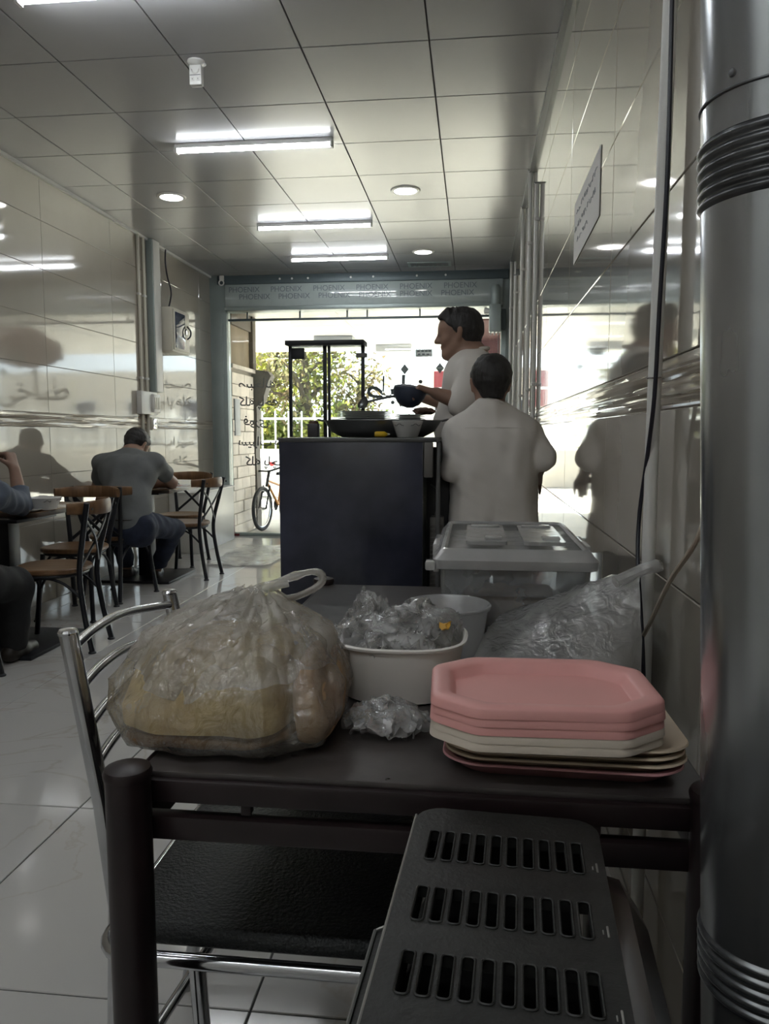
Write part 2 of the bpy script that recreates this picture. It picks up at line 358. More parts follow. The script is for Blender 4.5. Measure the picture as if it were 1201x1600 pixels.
# implicit surfaces (smooth unions of tapered capsules), meshed with surface nets
class Blob:
    def __init__(s, lo, hi, res):
        s.lo = np.array(lo, float); s.res = res
        s.n = np.ceil((np.array(hi) - s.lo) / res).astype(int) + 1
        s.d = np.full(s.n, 0.08, np.float32)
        s.ax = [(s.lo[i] + res * np.arange(s.n[i])).astype(np.float32) for i in range(3)]
    def _sub(s, lo, hi):
        a = np.clip(np.floor((np.array(lo) - s.lo) / s.res).astype(int), 0, s.n); b = np.clip(np.ceil((np.array(hi) - s.lo) / s.res).astype(int) + 1, 0, s.n)
        sl = tuple(slice(a[i], b[i]) for i in range(3))
        X, Y, Z = s.ax[0][sl[0]][:, None, None], s.ax[1][sl[1]][None, :, None], s.ax[2][sl[2]][None, None, :]
        return sl, X, Y, Z
    def _put(s, sl, d, k, sub):
        e = s.d[sl]
        if sub:
            d = -d; h = np.maximum(k - np.abs(e - d), 0) / max(k, 1e-6); s.d[sl] = np.maximum(e, d) + h*h*k*0.25
        else:
            h = np.maximum(k - np.abs(e - d), 0) / max(k, 1e-6); s.d[sl] = np.minimum(e, d) - h*h*k*0.25
    def cap(s, a, b, ra, rb, k=0.03, sc=(1,1,1), cut=None, sub=False):
        a = np.array(a, float); b = np.array(b, float); m = max(ra, rb) * max(max(sc), 1.0) + 0.09
        sl, X, Y, Z = s._sub(np.minimum(a, b) - m, np.maximum(a, b) + m)
        iv = [1.0 / q for q in sc]
        ba = (b - a) * iv; bb = max(float(ba @ ba), 1e-12)
        px, py, pz = (X - a[0]) * iv[0], (Y - a[1]) * iv[1], (Z - a[2]) * iv[2]
        h = np.clip((px*ba[0] + py*ba[1] + pz*ba[2]) / bb, 0, 1)
        d = np.sqrt((px - h*ba[0])**2 + (py - h*ba[1])**2 + (pz - h*ba[2])**2) - (ra + (rb - ra) * h)
        d = d * min(min(sc), 1.0)
        if cut:
            for c, nrm in cut:
                nrm = np.array(nrm, float); nrm /= np.linalg.norm(nrm)
                d = np.maximum(d, (X - c[0])*nrm[0] + (Y - c[1])*nrm[1] + (Z - c[2])*nrm[2])
        s._put(sl, d.astype(np.float32), k, sub); return s
    def ell(s, c, r, k=0.02, sub=False, cut=None): return s.cap(c, c, 1.0, 1.0, k, r, cut, sub) if False else s._ell(c, r, k, sub, cut)
    def _ell(s, c, r, k, sub, cut):
        m = max(r) + 0.06
        sl, X, Y, Z = s._sub([q - m for q in c], [q + m for q in c])
        px, py, pz = X - c[0], Y - c[1], Z - c[2]
        k0 = np.sqrt((px/r[0])**2 + (py/r[1])**2 + (pz/r[2])**2); k1 = np.sqrt((px/r[0]**2)**2 + (py/r[1]**2)**2 + (pz/r[2]**2)**2)
        d = k0 * (k0 - 1) / np.maximum(k1, 1e-6)
        if cut:
            for q, nrm in cut:
                nrm = np.array(nrm, float); nrm /= np.linalg.norm(nrm)
                d = np.maximum(d, px*nrm[0] + py*nrm[1] + pz*nrm[2] - ((np.array(q) - np.array(c)) @ nrm))
        s._put(sl, d.astype(np.float32), k, sub); return s
    def plane(s, c, nrm):     # keep the side opposite to nrm
        nrm = np.array(nrm, float); nrm /= np.linalg.norm(nrm)
        s.d = np.maximum(s.d, ((s.ax[0][:, None, None] - c[0])*nrm[0] + (s.ax[1][None, :, None] - c[1])*nrm[1] + (s.ax[2][None, None, :] - c[2])*nrm[2])).astype(np.float32); return s
    def wrinkle(s, amp, freq, seed=0):
        X, Y, Z = s.ax[0][:, None, None], s.ax[1][None, :, None], s.ax[2][None, None, :]
        g = np.random.default_rng(seed); t = 0
        for i in range(5):
            q = g.normal(size=3); q /= np.linalg.norm(q); f = freq * (0.7 + 0.3*i); t = t + np.sin((X*q[0] + Y*q[1] + Z*q[2]) * f + g.uniform(0, 6.28)) / (1 + 0.3*i)
        s.d = (s.d + amp * t).astype(np.float32); return s
    def mesh(s):
        d = s.d; n = d.shape
        neg = d < 0
        c = np.zeros((n[0]-1, n[1]-1, n[2]-1), np.int8)
        off = [(i, j, k) for i in (0, 1) for j in (0, 1) for k in (0, 1)]
        for i, j, k in off: c += neg[i:n[0]-1+i, j:n[1]-1+j, k:n[2]-1+k]
        act = (c > 0) & (c < 8); idx = np.argwhere(act)
        if not len(idx): return [], []
        ids = np.full(act.shape, -1, np.int64); ids[act] = np.arange(len(idx))
        acc = np.zeros((len(idx), 3)); cnt = np.zeros(len(idx))
        for a in off:
            for ax in range(3):
                if a[ax]: continue
                b = list(a); b[ax] = 1
                da = d[idx[:, 0]+a[0], idx[:, 1]+a[1], idx[:, 2]+a[2]].astype(float); db = d[idx[:, 0]+b[0], idx[:, 1]+b[1], idx[:, 2]+b[2]].astype(float)
                x = (da < 0) != (db < 0); t = np.where(x, da / np.where(np.abs(da - db) < 1e-12, 1, da - db), 0)
                for q in range(3): acc[:, q] += np.where(x, a[q] + (t if q == ax else 0), 0)
                cnt += x
        V = s.lo + (idx + acc / cnt[:, None]) * s.res
        Fq = []
        for ax in range(3):
            u, v = [(1, 2), (2, 0), (0, 1)][ax]
            sl0 = [slice(1, n[q]-1) for q in range(3)]; sl1 = list(sl0); sl0[ax] = slice(0, n[ax]-1); sl1[ax] = slice(1, n[ax])
            e0 = neg[tuple(sl0)]; e1 = neg[tuple(sl1)]; ch = e0 != e1
            P = np.argwhere(ch); base = P + np.array([0 if q == ax else 1 for q in range(3)])
            flip = e0[ch]
            def cell(du, dv):
                q = base.copy(); q[:, u] -= du; q[:, v] -= dv; return ids[q[:, 0], q[:, 1], q[:, 2]]
            Q = np.stack([cell(1, 1), cell(0, 1), cell(0, 0), cell(1, 0)], 1)
            Q[~flip] = Q[~flip][:, ::-1]; Fq.append(Q[(Q >= 0).all(1)])
        return V, np.concatenate(Fq)
    def build(s, name, mat, parent, kind=None, relax=1):
        V, Q = s.mesh()
        for _ in range(relax):
            acc = np.zeros_like(V); cnt = np.zeros(len(V))
            for i in range(4):
                for j in (1, 3): np.add.at(acc, Q[:, i], V[Q[:, (i + j) % 4]]); np.add.at(cnt, Q[:, i], 1)
            V = V * 0.5 + 0.5 * acc / np.maximum(cnt, 1)[:, None]
        me = bpy.data.meshes.new(name)
        me.from_pydata(V.tolist(), [], Q.tolist()); me.update(); me.materials.append(MATS[mat]); me.shade_smooth()
        o = bpy.data.objects.new(name, me); COL.objects.link(o); o.parent = parent
        if parent is not None: MW[o.name] = MW[parent.name]
        if kind: o['kind'] = kind
        return o

# lettering
AR = {'ص':(0xFEB9,0xFEBA,0xFEBB,0xFEBC),'ب':(0xFE8F,0xFE90,0xFE91,0xFE92),'ح':(0xFEA1,0xFEA2,0xFEA3,0xFEA4),'ا':(0xFE8D,0xFE8E,0,0),
      'ن':(0xFEE5,0xFEE6,0xFEE7,0xFEE8),'ه':(0xFEE9,0xFEEA,0xFEEB,0xFEEC),'ک':(0xFB8E,0xFB8F,0xFB90,0xFB91),'ل':(0xFEDD,0xFEDE,0xFEDF,0xFEE0),
      'پ':(0xFB56,0xFB57,0xFB58,0xFB59),'چ':(0xFB7A,0xFB7B,0xFB7C,0xFB7D),'س':(0xFEB1,0xFEB2,0xFEB3,0xFEB4),'ی':(0xFBFC,0xFBFD,0xFBFE,0xFBFF),
      'ر':(0xFEAD,0xFEAE,0,0),'ش':(0xFEB5,0xFEB6,0xFEB7,0xFEB8),'د':(0xFEA9,0xFEAA,0,0),'ط':(0xFEC1,0xFEC2,0xFEC3,0xFEC4),'خ':(0xFEA5,0xFEA6,0xFEA7,0xFEA8),
      'ف':(0xFED1,0xFED2,0xFED3,0xFED4),'و':(0xFEED,0xFEEE,0,0)}
def shape_ar(word):
    out = []
    for w_ in word.split(' '):
        o = ''
        for i, ch in enumerate(w_):
            f = AR[ch]; prev = i > 0 and AR[w_[i-1]][2] != 0; nxt = i < len(w_) - 1 and f[2] != 0
            o += chr(f[3] if prev and nxt else f[1] if prev else f[2] if nxt else f[0])
        out.append(o)
    return ' '.join(out)[::-1]
def lettering(name, body, size, mat, M, parent, depth=0.001, bold=0.0, align='LEFT'):
    c = bpy.data.curves.new(name, 'FONT'); c.body = body; c.size = size; c.extrude = depth; c.align_x = align; c.offset = bold
    o = bpy.data.objects.new(name, c); COL.objects.link(o)
    dg = bpy.context.evaluated_depsgraph_get(); me = bpy.data.meshes.new_from_object(o.evaluated_get(dg))
    bpy.data.objects.remove(o); bpy.data.curves.remove(c)
    Mi = MW[parent.name].inverted() if parent is not None else Matrix.Identity(4)
    me.transform(Mi @ M); me.materials.clear(); me.materials.append(MATS[mat]); me.name = name
    ob = bpy.data.objects.new(name, me); COL.objects.link(ob); ob.parent = parent
    return ob
WALLTXT = Matrix(((1,0,0,0),(0,0,-1,0),(0,1,0,0),(0,0,0,1)))       # text x->X, y->Z, faces -Y
def txtM(x, y, z, mirror=False, k=1.0):
    return Matrix.Translation((x, y, z)) @ WALLTXT @ Matrix.Diagonal((-1 if mirror else 1, 1, 1, 1)) @ Matrix.Diagonal((k, k, k, 1))
#--SECTION--
# ================================================================== ROOM SHELL
XL, XR, ZC, YF, YB = -3.04, 0.39, 3.0, 8.8, -0.75
fl = struct(MB().box((XL - 0.1, YB - 0.1, -0.12), (XR + 0.1, YF + 0.12, -0.004)).build('floor', 'floor_gap', smooth=False), 'polished pale marble look tile floor')
def tiles(parent, name, mat, spans, mk):
    cache = {}
    for (a0, a1, b0, b1) in spans:
        key = (round(a1 - a0, 3), round(b1 - b0, 3))
        if key in cache: o = copy_part(cache[key], parent, (0, 0, 0))
        else:
            o = mk(key[0], key[1]).build(name, mat, parent, smooth=False); cache[key] = o
        yield o, a0, b0
def cuts(lo, hi, ref, step):
    k = math.ceil((lo - ref) / step - 1e-6); out = [lo]
    while ref + k * step < hi - 1e-6:
        if ref + k * step > lo + 1e-6: out.append(ref + k * step)
        k += 1
    out.append(hi); return list(zip(out[:-1], out[1:]))
def plate(wa, wb, th, g, axis):
    """a slightly bevelled tile with its corner at the origin"""
    m = MB(); c = min(0.0018, th * 0.5)
    def P(a, b, h): return {'z': (a, b, h), 'zd': (a, b, -h), 'xl': (h, a, b), 'xr': (-h, a, b), 'yf': (a, -h, b), 'yb': (a, h, b)}[axis]
    r0 = [P(g, g, 0), P(wa-g, g, 0), P(wa-g, wb-g, 0), P(g, wb-g, 0)]
    r1 = [P(g, g, th-c), P(wa-g, g, th-c), P(wa-g, wb-g, th-c), P(g, wb-g, th-c)]
    r2 = [P(g+c, g+c, th), P(wa-g-c, g+c, th), P(wa-g-c, wb-g-c, th), P(g+c, wb-g-c, th)]
    return m.loops([r0, r1, r2], cap0=False)
sp = [(a, b, c, d) for a, b in cuts(XL, XR, -0.45, 0.8) for c, d in cuts(YB, YF, 1.45, 0.79)]
for o, a, b in tiles(fl, 'tile', 'floor_tile', sp, lambda u, v: plate(u, v, 0.004, 0.0022, 'z')): o.location = (a, b, -0.004)
# ceiling
ce = struct(MB().box((XL - 0.1, YB - 0.1, ZC + 0.012), (XR + 0.1, YF + 0.1, ZC + 0.1)).build('ceiling', 'ceiling_gap', smooth=False), 'suspended ceiling of square off white panels')
sp = [(a, b, c, d) for a, b in cuts(XL, XR, -0.225, 0.6) for c, d in cuts(YB, YF, 3.73, 0.6)]
for o, a, b in tiles(ce, 'ceiling_panel', 'ceiling_panel', sp, lambda u, v: plate(u, v, 0.012, 0.0035, 'zd')): o.location = (a, b, ZC + 0.012)
# side walls
ROWS = [(0, 0.24), (0.24, 0.575), (0.575, 0.91), (0.91, 1.25), (1.35, 1.685), (1.685, 2.02), (2.02, 2.355), (2.355, 2.69), (2.69, 3.0)]
def listello(x, s, y0, y1, parent):
    m = MB(); r = random.Random(3)
    prof = [0.0, 0.006, 0.002, 0.008, 0.003, 0.009, 0.003, 0.011, 0.004, 0.009, 0.003, 0.010, 0.003, 0.008, 0.003, 0.007, 0.002, 0.006, 0.0]
    n = int((y1 - y0) / 0.06); rings = []
    ph = [r.uniform(0, 6) for _ in prof]
    for i in range(n + 1):
        y = y0 + (y1 - y0) * i / n
        ring = []
        for j, h in enumerate(prof):
            z = 1.25 + 0.1 * j / (len(prof) - 1)
            if 0 < j < len(prof) - 1: z += 0.0022 * math.sin(y * 2.3 + ph[j]) + 0.0007 * math.sin(y * 11 + 2*ph[j]); h = h * (0.8 + 0.25 * math.sin(y * 1.9 + ph[j] * 1.7) + 0.1 * math.sin(y * 9 + ph[j]))
            ring.append((x + s * (max(h, 0.0) + 0.003), y, z))
        rings.append(ring)
    vs = [p for q in rings for p in q]; k = len(prof); fs = [(i*k + j, i*k + j + 1, (i+1)*k + j + 1, (i+1)*k + j) for i in range(n) for j in range(k - 1)]
    return m.add(vs, fs).build('listello_border', 'listello', parent, angle=60)
wl = struct(MB().box((XL - 0.12, YB - 0.1, -0.1), (XL, YF + 0.1, ZC + 0.05)).build('wall_left', 'grout', smooth=False), 'glossy cream wall tiles with a ribbed border band')
sp = [(a, b, c, d) for a, b in cuts(YB, YF, 5.25, 1.045) for c, d in ROWS]
for o, a, b in tiles(wl, 'tile', 'wall_tile', sp, lambda u, v: plate(u, v, 0.006, 0.0014, 'xl')): o.location = (XL, a, b)
listello(XL, 1, YB, YF, wl)
wr = struct(MB().box((XR, YB - 0.1, -0.1), (XR + 0.12, YF + 0.1, ZC + 0.05)).build('wall_right', 'grout', smooth=False), 'glossy cream wall tiles beside the steel stove pipe')
sp = [(a, b, c, d) for a, b in cuts(YB, YF, 2.317, 1.007) for c, d in ROWS]
for o, a, b in tiles(wr, 'tile', 'wall_tile', sp, lambda u, v: plate(u, v, 0.006, 0.0014, 'xr')): o.location = (XR, a, b)
listello(XR, -1, YB, YF, wr)
struct(MB().box((XL - 0.12, YB - 0.2, -0.1), (XR + 0.12, YB, ZC + 0.05)).build('wall_back', 'plaster', smooth=False))
# ceiling edge trims
for i, (x0, x1) in enumerate(((XL + 0.006, XL + 0.028), (XR - 0.034, XR - 0.006))):
    struct(MB().box((x0, YB, ZC - 0.022), (x1, YF, ZC)).build('trim_%d' % (i + 1), 'white_trim' if i == 0 else 'dark_trim', smooth=False))

# ------------------------------------------------------------------ shop front
xl0, xr1 = XL, XR
wf = thing('wall_front', None, None, (0, YF, 0), kind='structure'); wf['label'] = 'grey green metal and glass shop front'
for (x0, x1, nm) in ((xl0, -2.845, 'frame_post'), (0.285, xr1, 'frame_post')):
    MB().rbox((x0, -0.05, 0), (x1, 0.10, ZC), 0.006).rbox((x0 + 0.045, -0.062, 0), (x1 - 0.045, -0.045, 2.6), 0.003).build(nm, 'frame_metal', wf)
MB().rbox((-2.845, 0.0, 0.0), (0.285, 0.08, 0.03), 0.004).build('threshold', 'frame_metal', wf)
MB().rbox((-2.845, 0.02, 2.50), (0.285, 0.06, 2.525), 0.003).build('transom_bar', 'frame_dark', wf)
for x in (-2.62, -2.0, -1.45, -1.22, -0.62, -0.30, 0.12):
    MB().rbox((x - 0.008, 0.025, 2.525), (x + 0.008, 0.055, 2.62), 0.002).build('transom_mullion', 'frame_dark', wf)
# glass leaves: the doorway side plate, two middle plates, right plate
win = []
for i, (x0, x1) in enumerate(((-2.845, -2.105), (-2.105, -1.275), (-1.275, -0.42), (-0.42, 0.285))):
    g = struct(MB().box((x0 + 0.002, 8.835, 0.03), (x1 - 0.002, 8.845, 2.50)).build('window_%d' % (i + 1), 'glass', smooth=False), 'tall frameless glass sheet of the shop front')
    win.append(g)
tr_g = MB().box((-2.845, 0.036, 2.525), (0.285, 0.044, 2.62)).build('transom_pane', 'glass', wf, smooth=False)
MB().rbox((0.255, -0.03, 0.03), (0.262, 0.0, 2.5), 0.002).build('guide_rod', 'frame_dark', wf)
# shutter box above the glass
sb = thing('shutter_box', 'grey green roller shutter box with printed protective film above the glass', 'shutter', (0, YF, 2.6))
MB().rbox((-2.845, -0.10, 0.0), (0.30, 0.11, 0.045), 0.006).build('lower_lip', 'frame_metal', sb)
MB().rbox((-2.845, -0.085, 0.045), (0.30, 0.10, 0.295), 0.008).build('film_panel', 'shutter_film', sb)
MB().rbox((-2.93, -0.10, 0.295), (0.36, 0.10, 0.392), 0.006).build('top_band', 'frame_dark', sb)
for px in (437, 456, 481, 548, 583, 651, 696):
    p = at(px, 440, y=8.7)
    MB().lathe([(0.0, 0.0), (0.012, 0.0), (0.012, 0.004), (0.006, 0.007), (0, 0.007)], 10, M=Matrix.Translation((p.x, -0.10, 0.343)) @ Matrix.Rotation(PI/2, 4, 'X')).build('bolt', 'white_plastic', sb)
ring = at(346, 447, y=8.69)
MB().tube([(ring.x + 0.028*math.cos(a), -0.115, 0.31 + 0.028*math.sin(a)) for a in [2*PI*k/16 for k in range(16)]], 0.008, 6, closed=True).rbox((ring.x-0.02, -0.125, 0.335), (ring.x+0.03, -0.1, 0.39), 0.004).build('pull_ring', 'white_plastic', sb)
for row, (z, x0, stp) in enumerate(((0.205, -2.80, 0.49), (0.125, -2.68, 0.46))):
    x = x0
    while x < 0.05:
        lettering('film_print', 'PHOENIX', 0.085, 'print_grey', txtM(x, YF - 0.087, 2.6 + z), sb, 0.0006)
        x += stp
# shutter motor on the right post
sm = thing('shutter_motor', 'grey shutter motor hanging on the right post of the shop front', 'motor', (0.22, YF - 0.19, 2.3))
MB().rbox((-0.07, -0.05, 0.0), (0.06, 0.07, 0.30), 0.015).build('housing', 'frame_metal', sm)
MB().lathe([(0, 0), (0.045, 0), (0.05, 0.01), (0.05, 0.18), (0.035, 0.21), (0, 0.21)], 16, c=(0.0, 0.01, 0.30)).build('gear_drum', 'frame_metal', sm)
MB().lathe([(0, 0), (0.03, 0.0), (0.035, 0.05), (0, 0.06)], 12, M=Matrix.Translation((-0.07, 0.0, 0.23)) @ Matrix.Rotation(-PI/2, 4, 'Y')).build('release_knob', 'white_plastic', sm)
MB().rbox((0.03, 0.05, 0.04), (0.11, 0.145, 0.26), 0.006).build('wall_bracket', 'frame_dark', sm)
for dx in (-0.05, -0.01, 0.03): MB().tube([(dx, -0.02, 0.0), (dx, -0.02, -0.03)], 0.008, 8).build('cable_gland', 'white_plastic', sm)

# writing on the outside of the glass, mirrored when seen from inside
def glass_word(word, px, py, size, label, center=False):
    p = at(px, py, y=8.846)
    x = p.x
    for i, w_ in enumerate(word.split(' ')):
        o = lettering('glass_lettering', shape_ar(w_), size, 'letter_grey', txtM(x, 8.849, p.z, mirror=True), None, 0.0012, align='RIGHT', bold=size*0.012)
        tag(o, label + (', second word' if i else ''), 'lettering', 'painted words on the shop glass')
        x = max(v.co.x for v in o.data.vertices) + size*0.25
glass_word('صبحانه', 372, 606, 0.15, 'topmost mirrored grey word painted on the glass before the stone wall')
glass_word('کله پاچه', 374, 634, 0.15, 'mirrored grey words painted under the topmost word on the glass')
glass_word('فوری', 380, 664, 0.15, 'short mirrored grey word painted in the middle of the list on glass')
glass_word('سیراب شیردان', 372, 696, 0.145, 'longest mirrored grey line of the list painted on the glass')
glass_word('کله پاچه', 384, 727, 0.15, 'lowest mirrored grey words of the list painted on the glass')
glass_word('طباخی', 572, 622, 0.36, 'large mirrored grey shop word painted on the glass behind the frying pan')
for px, py, lab in ((632, 577, 'plain grey diamond sticker on the glass'), (687, 575, 'grey diamond sticker with a pale stripe on the glass')):
    p = at(px, py, y=8.846); r = 0.06
    st = thing('diamond_sticker', lab, 'sticker', (p.x, 8.848, p.z))
    MB().loops([[(0, 0, -r), (r*0.8, 0, 0), (0, 0, r), (-r*0.8, 0, 0)], [(0, 0.001, -r), (r*0.8, 0.001, 0), (0, 0.001, r), (-r*0.8, 0.001, 0)]]).build('sheet', 'sticker_grey', st, smooth=False)
    if 'stripe' in lab: MB().box((-r*0.75, -0.001, -0.008), (r*0.75, 0, 0.008)).build('stripe', 'paper', st, smooth=False)
p = at(662, 551, y=8.846)
nt_ = thing('notice_sticker', 'small rectangular notice with dark border stuck on the glass', 'sticker', (p.x, 8.847, p.z))
MB().box((-0.095, 0, -0.05), (0.095, 0.001, 0.05)).build('sheet', 'paper', nt_, smooth=False)
for z in (-0.045, 0.045): MB().box((-0.095, -0.001, z - 0.005), (0.095, 0, z + 0.005)).build('border', 'letter_grey', nt_, smooth=False)
for z, ws in ((0.018, (-0.075, -0.03, 0.012, 0.05)), (-0.018, (-0.07, -0.02, 0.03))):
    for x in ws: MB().box((x, -0.001, z - 0.008), (x + 0.03, 0, z + 0.008)).build('print_mark', 'letter_grey', nt_, smooth=False)

# ------------------------------------------------------------------ ceiling fittings
def tube_lamp(y, label, x=-1.375):
    t = thing('tube_lamp', label, 'lamp', (x, y, ZC), group='ceiling tube lamps')
    MB().rbox((-0.5, -0.022, -0.030), (0.5, 0.022, 0.0), 0.004).build('housing', 'white_trim', t)
    prof = [(0.021*math.cos(a), 0.016*math.sin(a)) for a in [PI + PI*k/8 for k in range(9)]]
    m = MB(); m.loops([[(x, p[0], -0.030 + p[1]*1.4) for p in prof] for x in (-0.485, 0.485)])
    m.build('diffuser', 'tube_light', t)
    for s in (-1, 1): MB().rbox((s*0.4925 - 0.0085, -0.0235, -0.056), (s*0.4925 + 0.0085, 0.0235, -0.002), 0.004).build('end_cap', 'white_plastic', t)
    return t
tube_lamp(-0.24, 'added unseen ceiling tube lamp nearest the back wall, over the passage')  # this and the next two lamps are unseen, added to brighten the foreground
tube_lamp(-0.24, 'added unseen ceiling tube lamp nearest the back wall, over the heater', -0.27)
tube_lamp(1.45, 'added unseen ceiling tube lamp over the chrome chair')
tube_lamp(3.14, 'lit ceiling tube lamp close to the hanging lamp holder, cut by the photo edge')
tube_lamp(4.83, 'lit ceiling tube lamp between the two round downlights and the lamp holder')
tube_lamp(6.67, 'lit ceiling tube lamp second from the shop front')
tube_lamp(7.89, 'lit ceiling tube lamp nearest the shop front')
def downlight(x, y, label):
    t = thing('downlight', label, 'lamp', (x, y, ZC), group='round ceiling downlights')
    MB().lathe([(0.085, -0.002), (0.085, -0.010), (0.105, -0.008), (0.112, -0.001), (0.112, 0.0)], 28).build('trim_ring', 'white_trim', t)
    MB().lathe([(0.0, -0.006), (0.088, -0.006), (0.088, 0.0), (0.0, 0.0)], 28).build('diffuser', 'spot_light', t)
downlight(-2.31, 5.84, 'round lit downlight over the dining tables by the left wall')
downlight(-0.525, 5.89, 'round lit downlight over the passage, larger looking of the cook side pair')
downlight(-0.52, 7.83, 'round lit downlight just before the ceiling vent grille')
v = thing('ceiling_vent', 'dark grey slatted vent grille set in the ceiling near the shutter box', 'vent', (-0.49, 8.40, ZC))
MB().loops([[(s*a, t*b, z) for s, t in ((-1, -1), (1, -1), (1, 1), (-1, 1))] for a, b, z in ((0.23, 0.10, 0.0), (0.23, 0.10, -0.008), (0.20, 0.075, -0.008), (0.20, 0.075, 0.0))], cap0=False, cap1=False).build('frame', 'frame_metal', v, smooth=False)
for k in range(8): MB().box((-0.2 + k*0.05, -0.075, -0.006), (-0.175 + k*0.05, 0.075, -0.002)).build('slat', 'dark_trim', v, smooth=False)
d = thing('lamp_holder', 'small white hanging socket box with round ceiling rose', 'socket', (-1.36, 3.80, ZC))
MB().lathe([(0, 0), (0.042, 0), (0.042, -0.006), (0.03, -0.016), (0.012, -0.022), (0, -0.022)], 24).build('ceiling_rose', 'white_plastic', d)
MB().rbox((-0.03, -0.018, -0.115), (0.03, 0.018, -0.022), 0.004).build('socket_box', 'white_plastic', d)
MB().tube([(0.018*math.cos(a), -0.021, -0.045 - 0.018*math.sin(a)) for a in [PI*k/10 for k in range(11)]], 0.004, 6).build('clip', 'white_trim', d)
MB().box((-0.026, -0.0195, -0.072), (0.026, -0.0175, -0.069)).build('seam', 'dark_trim', d, smooth=False)
for x in (-0.014, 0.014): MB().rbox((x - 0.008, -0.0205, -0.098), (x + 0.008, -0.017, -0.078), 0.002).build('outlet_plate', 'white_trim', d)
for x in (-0.014, 0.014): MB().box((x - 0.0015, -0.0215, -0.092), (x + 0.0015, -0.02, -0.086)).build('slot', 'dark_trim', d, smooth=False)
MB().tube(bez([(0.035, 0.0, -0.006), (0.048, 0.0, -0.02), (0.035, -0.006, -0.03)], 8), 0.003, 6).build('wire', 'white_plastic', d)

# ------------------------------------------------------------------ left wall fittings
t = thing('cable_trunking', 'vertical grey green cable trunking on the left wall', 'trunking', (XL + 0.006, 7.10, 1.595))
MB().rbox((0, -0.09, 0), (0.06, 0.09, 1.40), 0.004).build('channel', 'frame_metal', t)
MB().rbox((0.06, -0.075, 0), (0.066, 0.075, 1.40), 0.003).build('cover', 'white_trim', t)
for i, (y, lab) in enumerate(((6.80, 'thin ivory conduit on the left wall, farther from the trunking'), (6.92, 'thin ivory conduit running right beside the grey trunking'))):
    t = thing('wall_conduit', lab, 'conduit', (XL + 0.02, y, 0.0), group='conduits on the left wall')
    MB().tube([(0, 0, 0.9), (0, 0, 2.985)], 0.014, 10).build('pipe', 'ivory_plastic', t)
    for z in (1.7, 2.45): MB().rbox((-0.018, -0.02, z), (0.016, 0.02, z + 0.02), 0.003).build('clamp', 'white_trim', t)
t = thing('meter_box', 'ivory wall box with dark glass door and curved handle', 'meter box', (XL + 0.006, 7.195, 1.99))
MB().rbox((0, 0, 0), (0.16, 0.44, 0.42), 0.008).build('housing', 'ivory_plastic', t)
dd = MB().rbox((0.16, 0.02, 0.02), (0.172, 0.42, 0.40), 0.004).build('door', 'ivory_plastic', t)
MB().rbox((0.171, 0.05, 0.04), (0.176, 0.30, 0.38), 0.002).build('glass_pane', 'dark_glass', dd)
MB().tube(bez([(0.172, 0.36, 0.15), (0.20, 0.37, 0.18), (0.205, 0.37, 0.23), (0.172, 0.36, 0.28)], 12), 0.008, 8).build('handle', 'black_cable', dd)
MB().lathe([(0, 0), (0.03, 0), (0.03, 0.004), (0, 0.004)], 16, M=Matrix.Translation((0.173, 0.33, 0.22)) @ Matrix.Rotation(PI/2, 4, 'Y')).build('lock_plate', 'chrome', dd)
o = MB().tube(bez([(XL + 0.03, 7.42, 2.99), (XL + 0.035, 7.40, 2.86), (XL + 0.03, 7.45, 2.74), (XL + 0.035, 7.52, 2.62), (XL + 0.05, 7.47, 2.53), (XL + 0.05, 7.40, 2.405)], 26), 0.008, 8).build('power_cable', 'black_cable')
tag(o, 'kinked black cable coming down from the ceiling to the meter box', 'cable')
t = thing('switch_panel', 'white wall switch panel with clear cover beside the trunking', 'switch', (XL + 0.006, 6.86, 1.38))
MB().rbox((0, -0.15, 0), (0.05, 0.2, 0.21), 0.006).build('back_box', 'white_plastic', t)
MB().rbox((0.05, 0.06, 0.02), (0.075, 0.21, 0.19), 0.006).build('cover', 'white_trim', t)
for k in range(3): MB().rbox((0.072, 0.075 + k*0.043, 0.05), (0.08, 0.108 + k*0.043, 0.16), 0.003).build('rocker', 'ivory_plastic', t)
t = thing('wall_outlet', 'small wall outlet with dark face just under the switch panel', 'outlet', (XL + 0.006, 7.0, 1.235))
MB().rbox((0, -0.06, 0), (0.045, 0.06, 0.12), 0.006).build('body', 'ivory_plastic', t)
MB().rbox((0.045, -0.045, 0.015), (0.05, 0.045, 0.105), 0.003).build('face', 'chrome', t)
for dy in (-0.014, 0.014): MB().tube([(0.049, dy, 0.06), (0.052, dy, 0.06)], 0.006, 8).build('socket_hole', 'black_cable', t)

# ------------------------------------------------------------------ right wall fittings
t = thing('drain_pipe', 'white vertical plastic pipe on the right wall with black cable alongside', 'pipe', (0.352, 1.61, 0.0))
MB().tube([(0.004, -0.02, 0.0), (0.004, -0.01, 1.2), (0.010, -0.03, 2.995)], 0.0135, 14).build('pipe', 'white_plastic', t)
for z in (1.31, 2.3): MB().tube([(0.006 + 0.016*math.cos(a), -0.012 + 0.016*math.sin(a), z) for a in [2*PI*k/16 for k in range(16)]], 0.002, 5, closed=True).build('clamp', 'chrome', t)
pts = [at(1051, -60, x=0.345), at(1046, 150, x=0.345), at(1041, 300, x=0.345), at(1030, 480, x=0.345), at(1022, 620, x=0.345), at(1010, 720, x=0.345), at(999, 800, x=0.34), at(996, 870, x=0.335), at(1001, 960, x=0.335), at(1005, 1050, x=0.335), at(1006, 1150, x=0.34)]
o = MB().tube(bez(pts, 50), 0.0042, 8).build('black_cord', 'black_cable'); tag(o, 'black cable hanging along the white pipe on the right wall', 'cable')
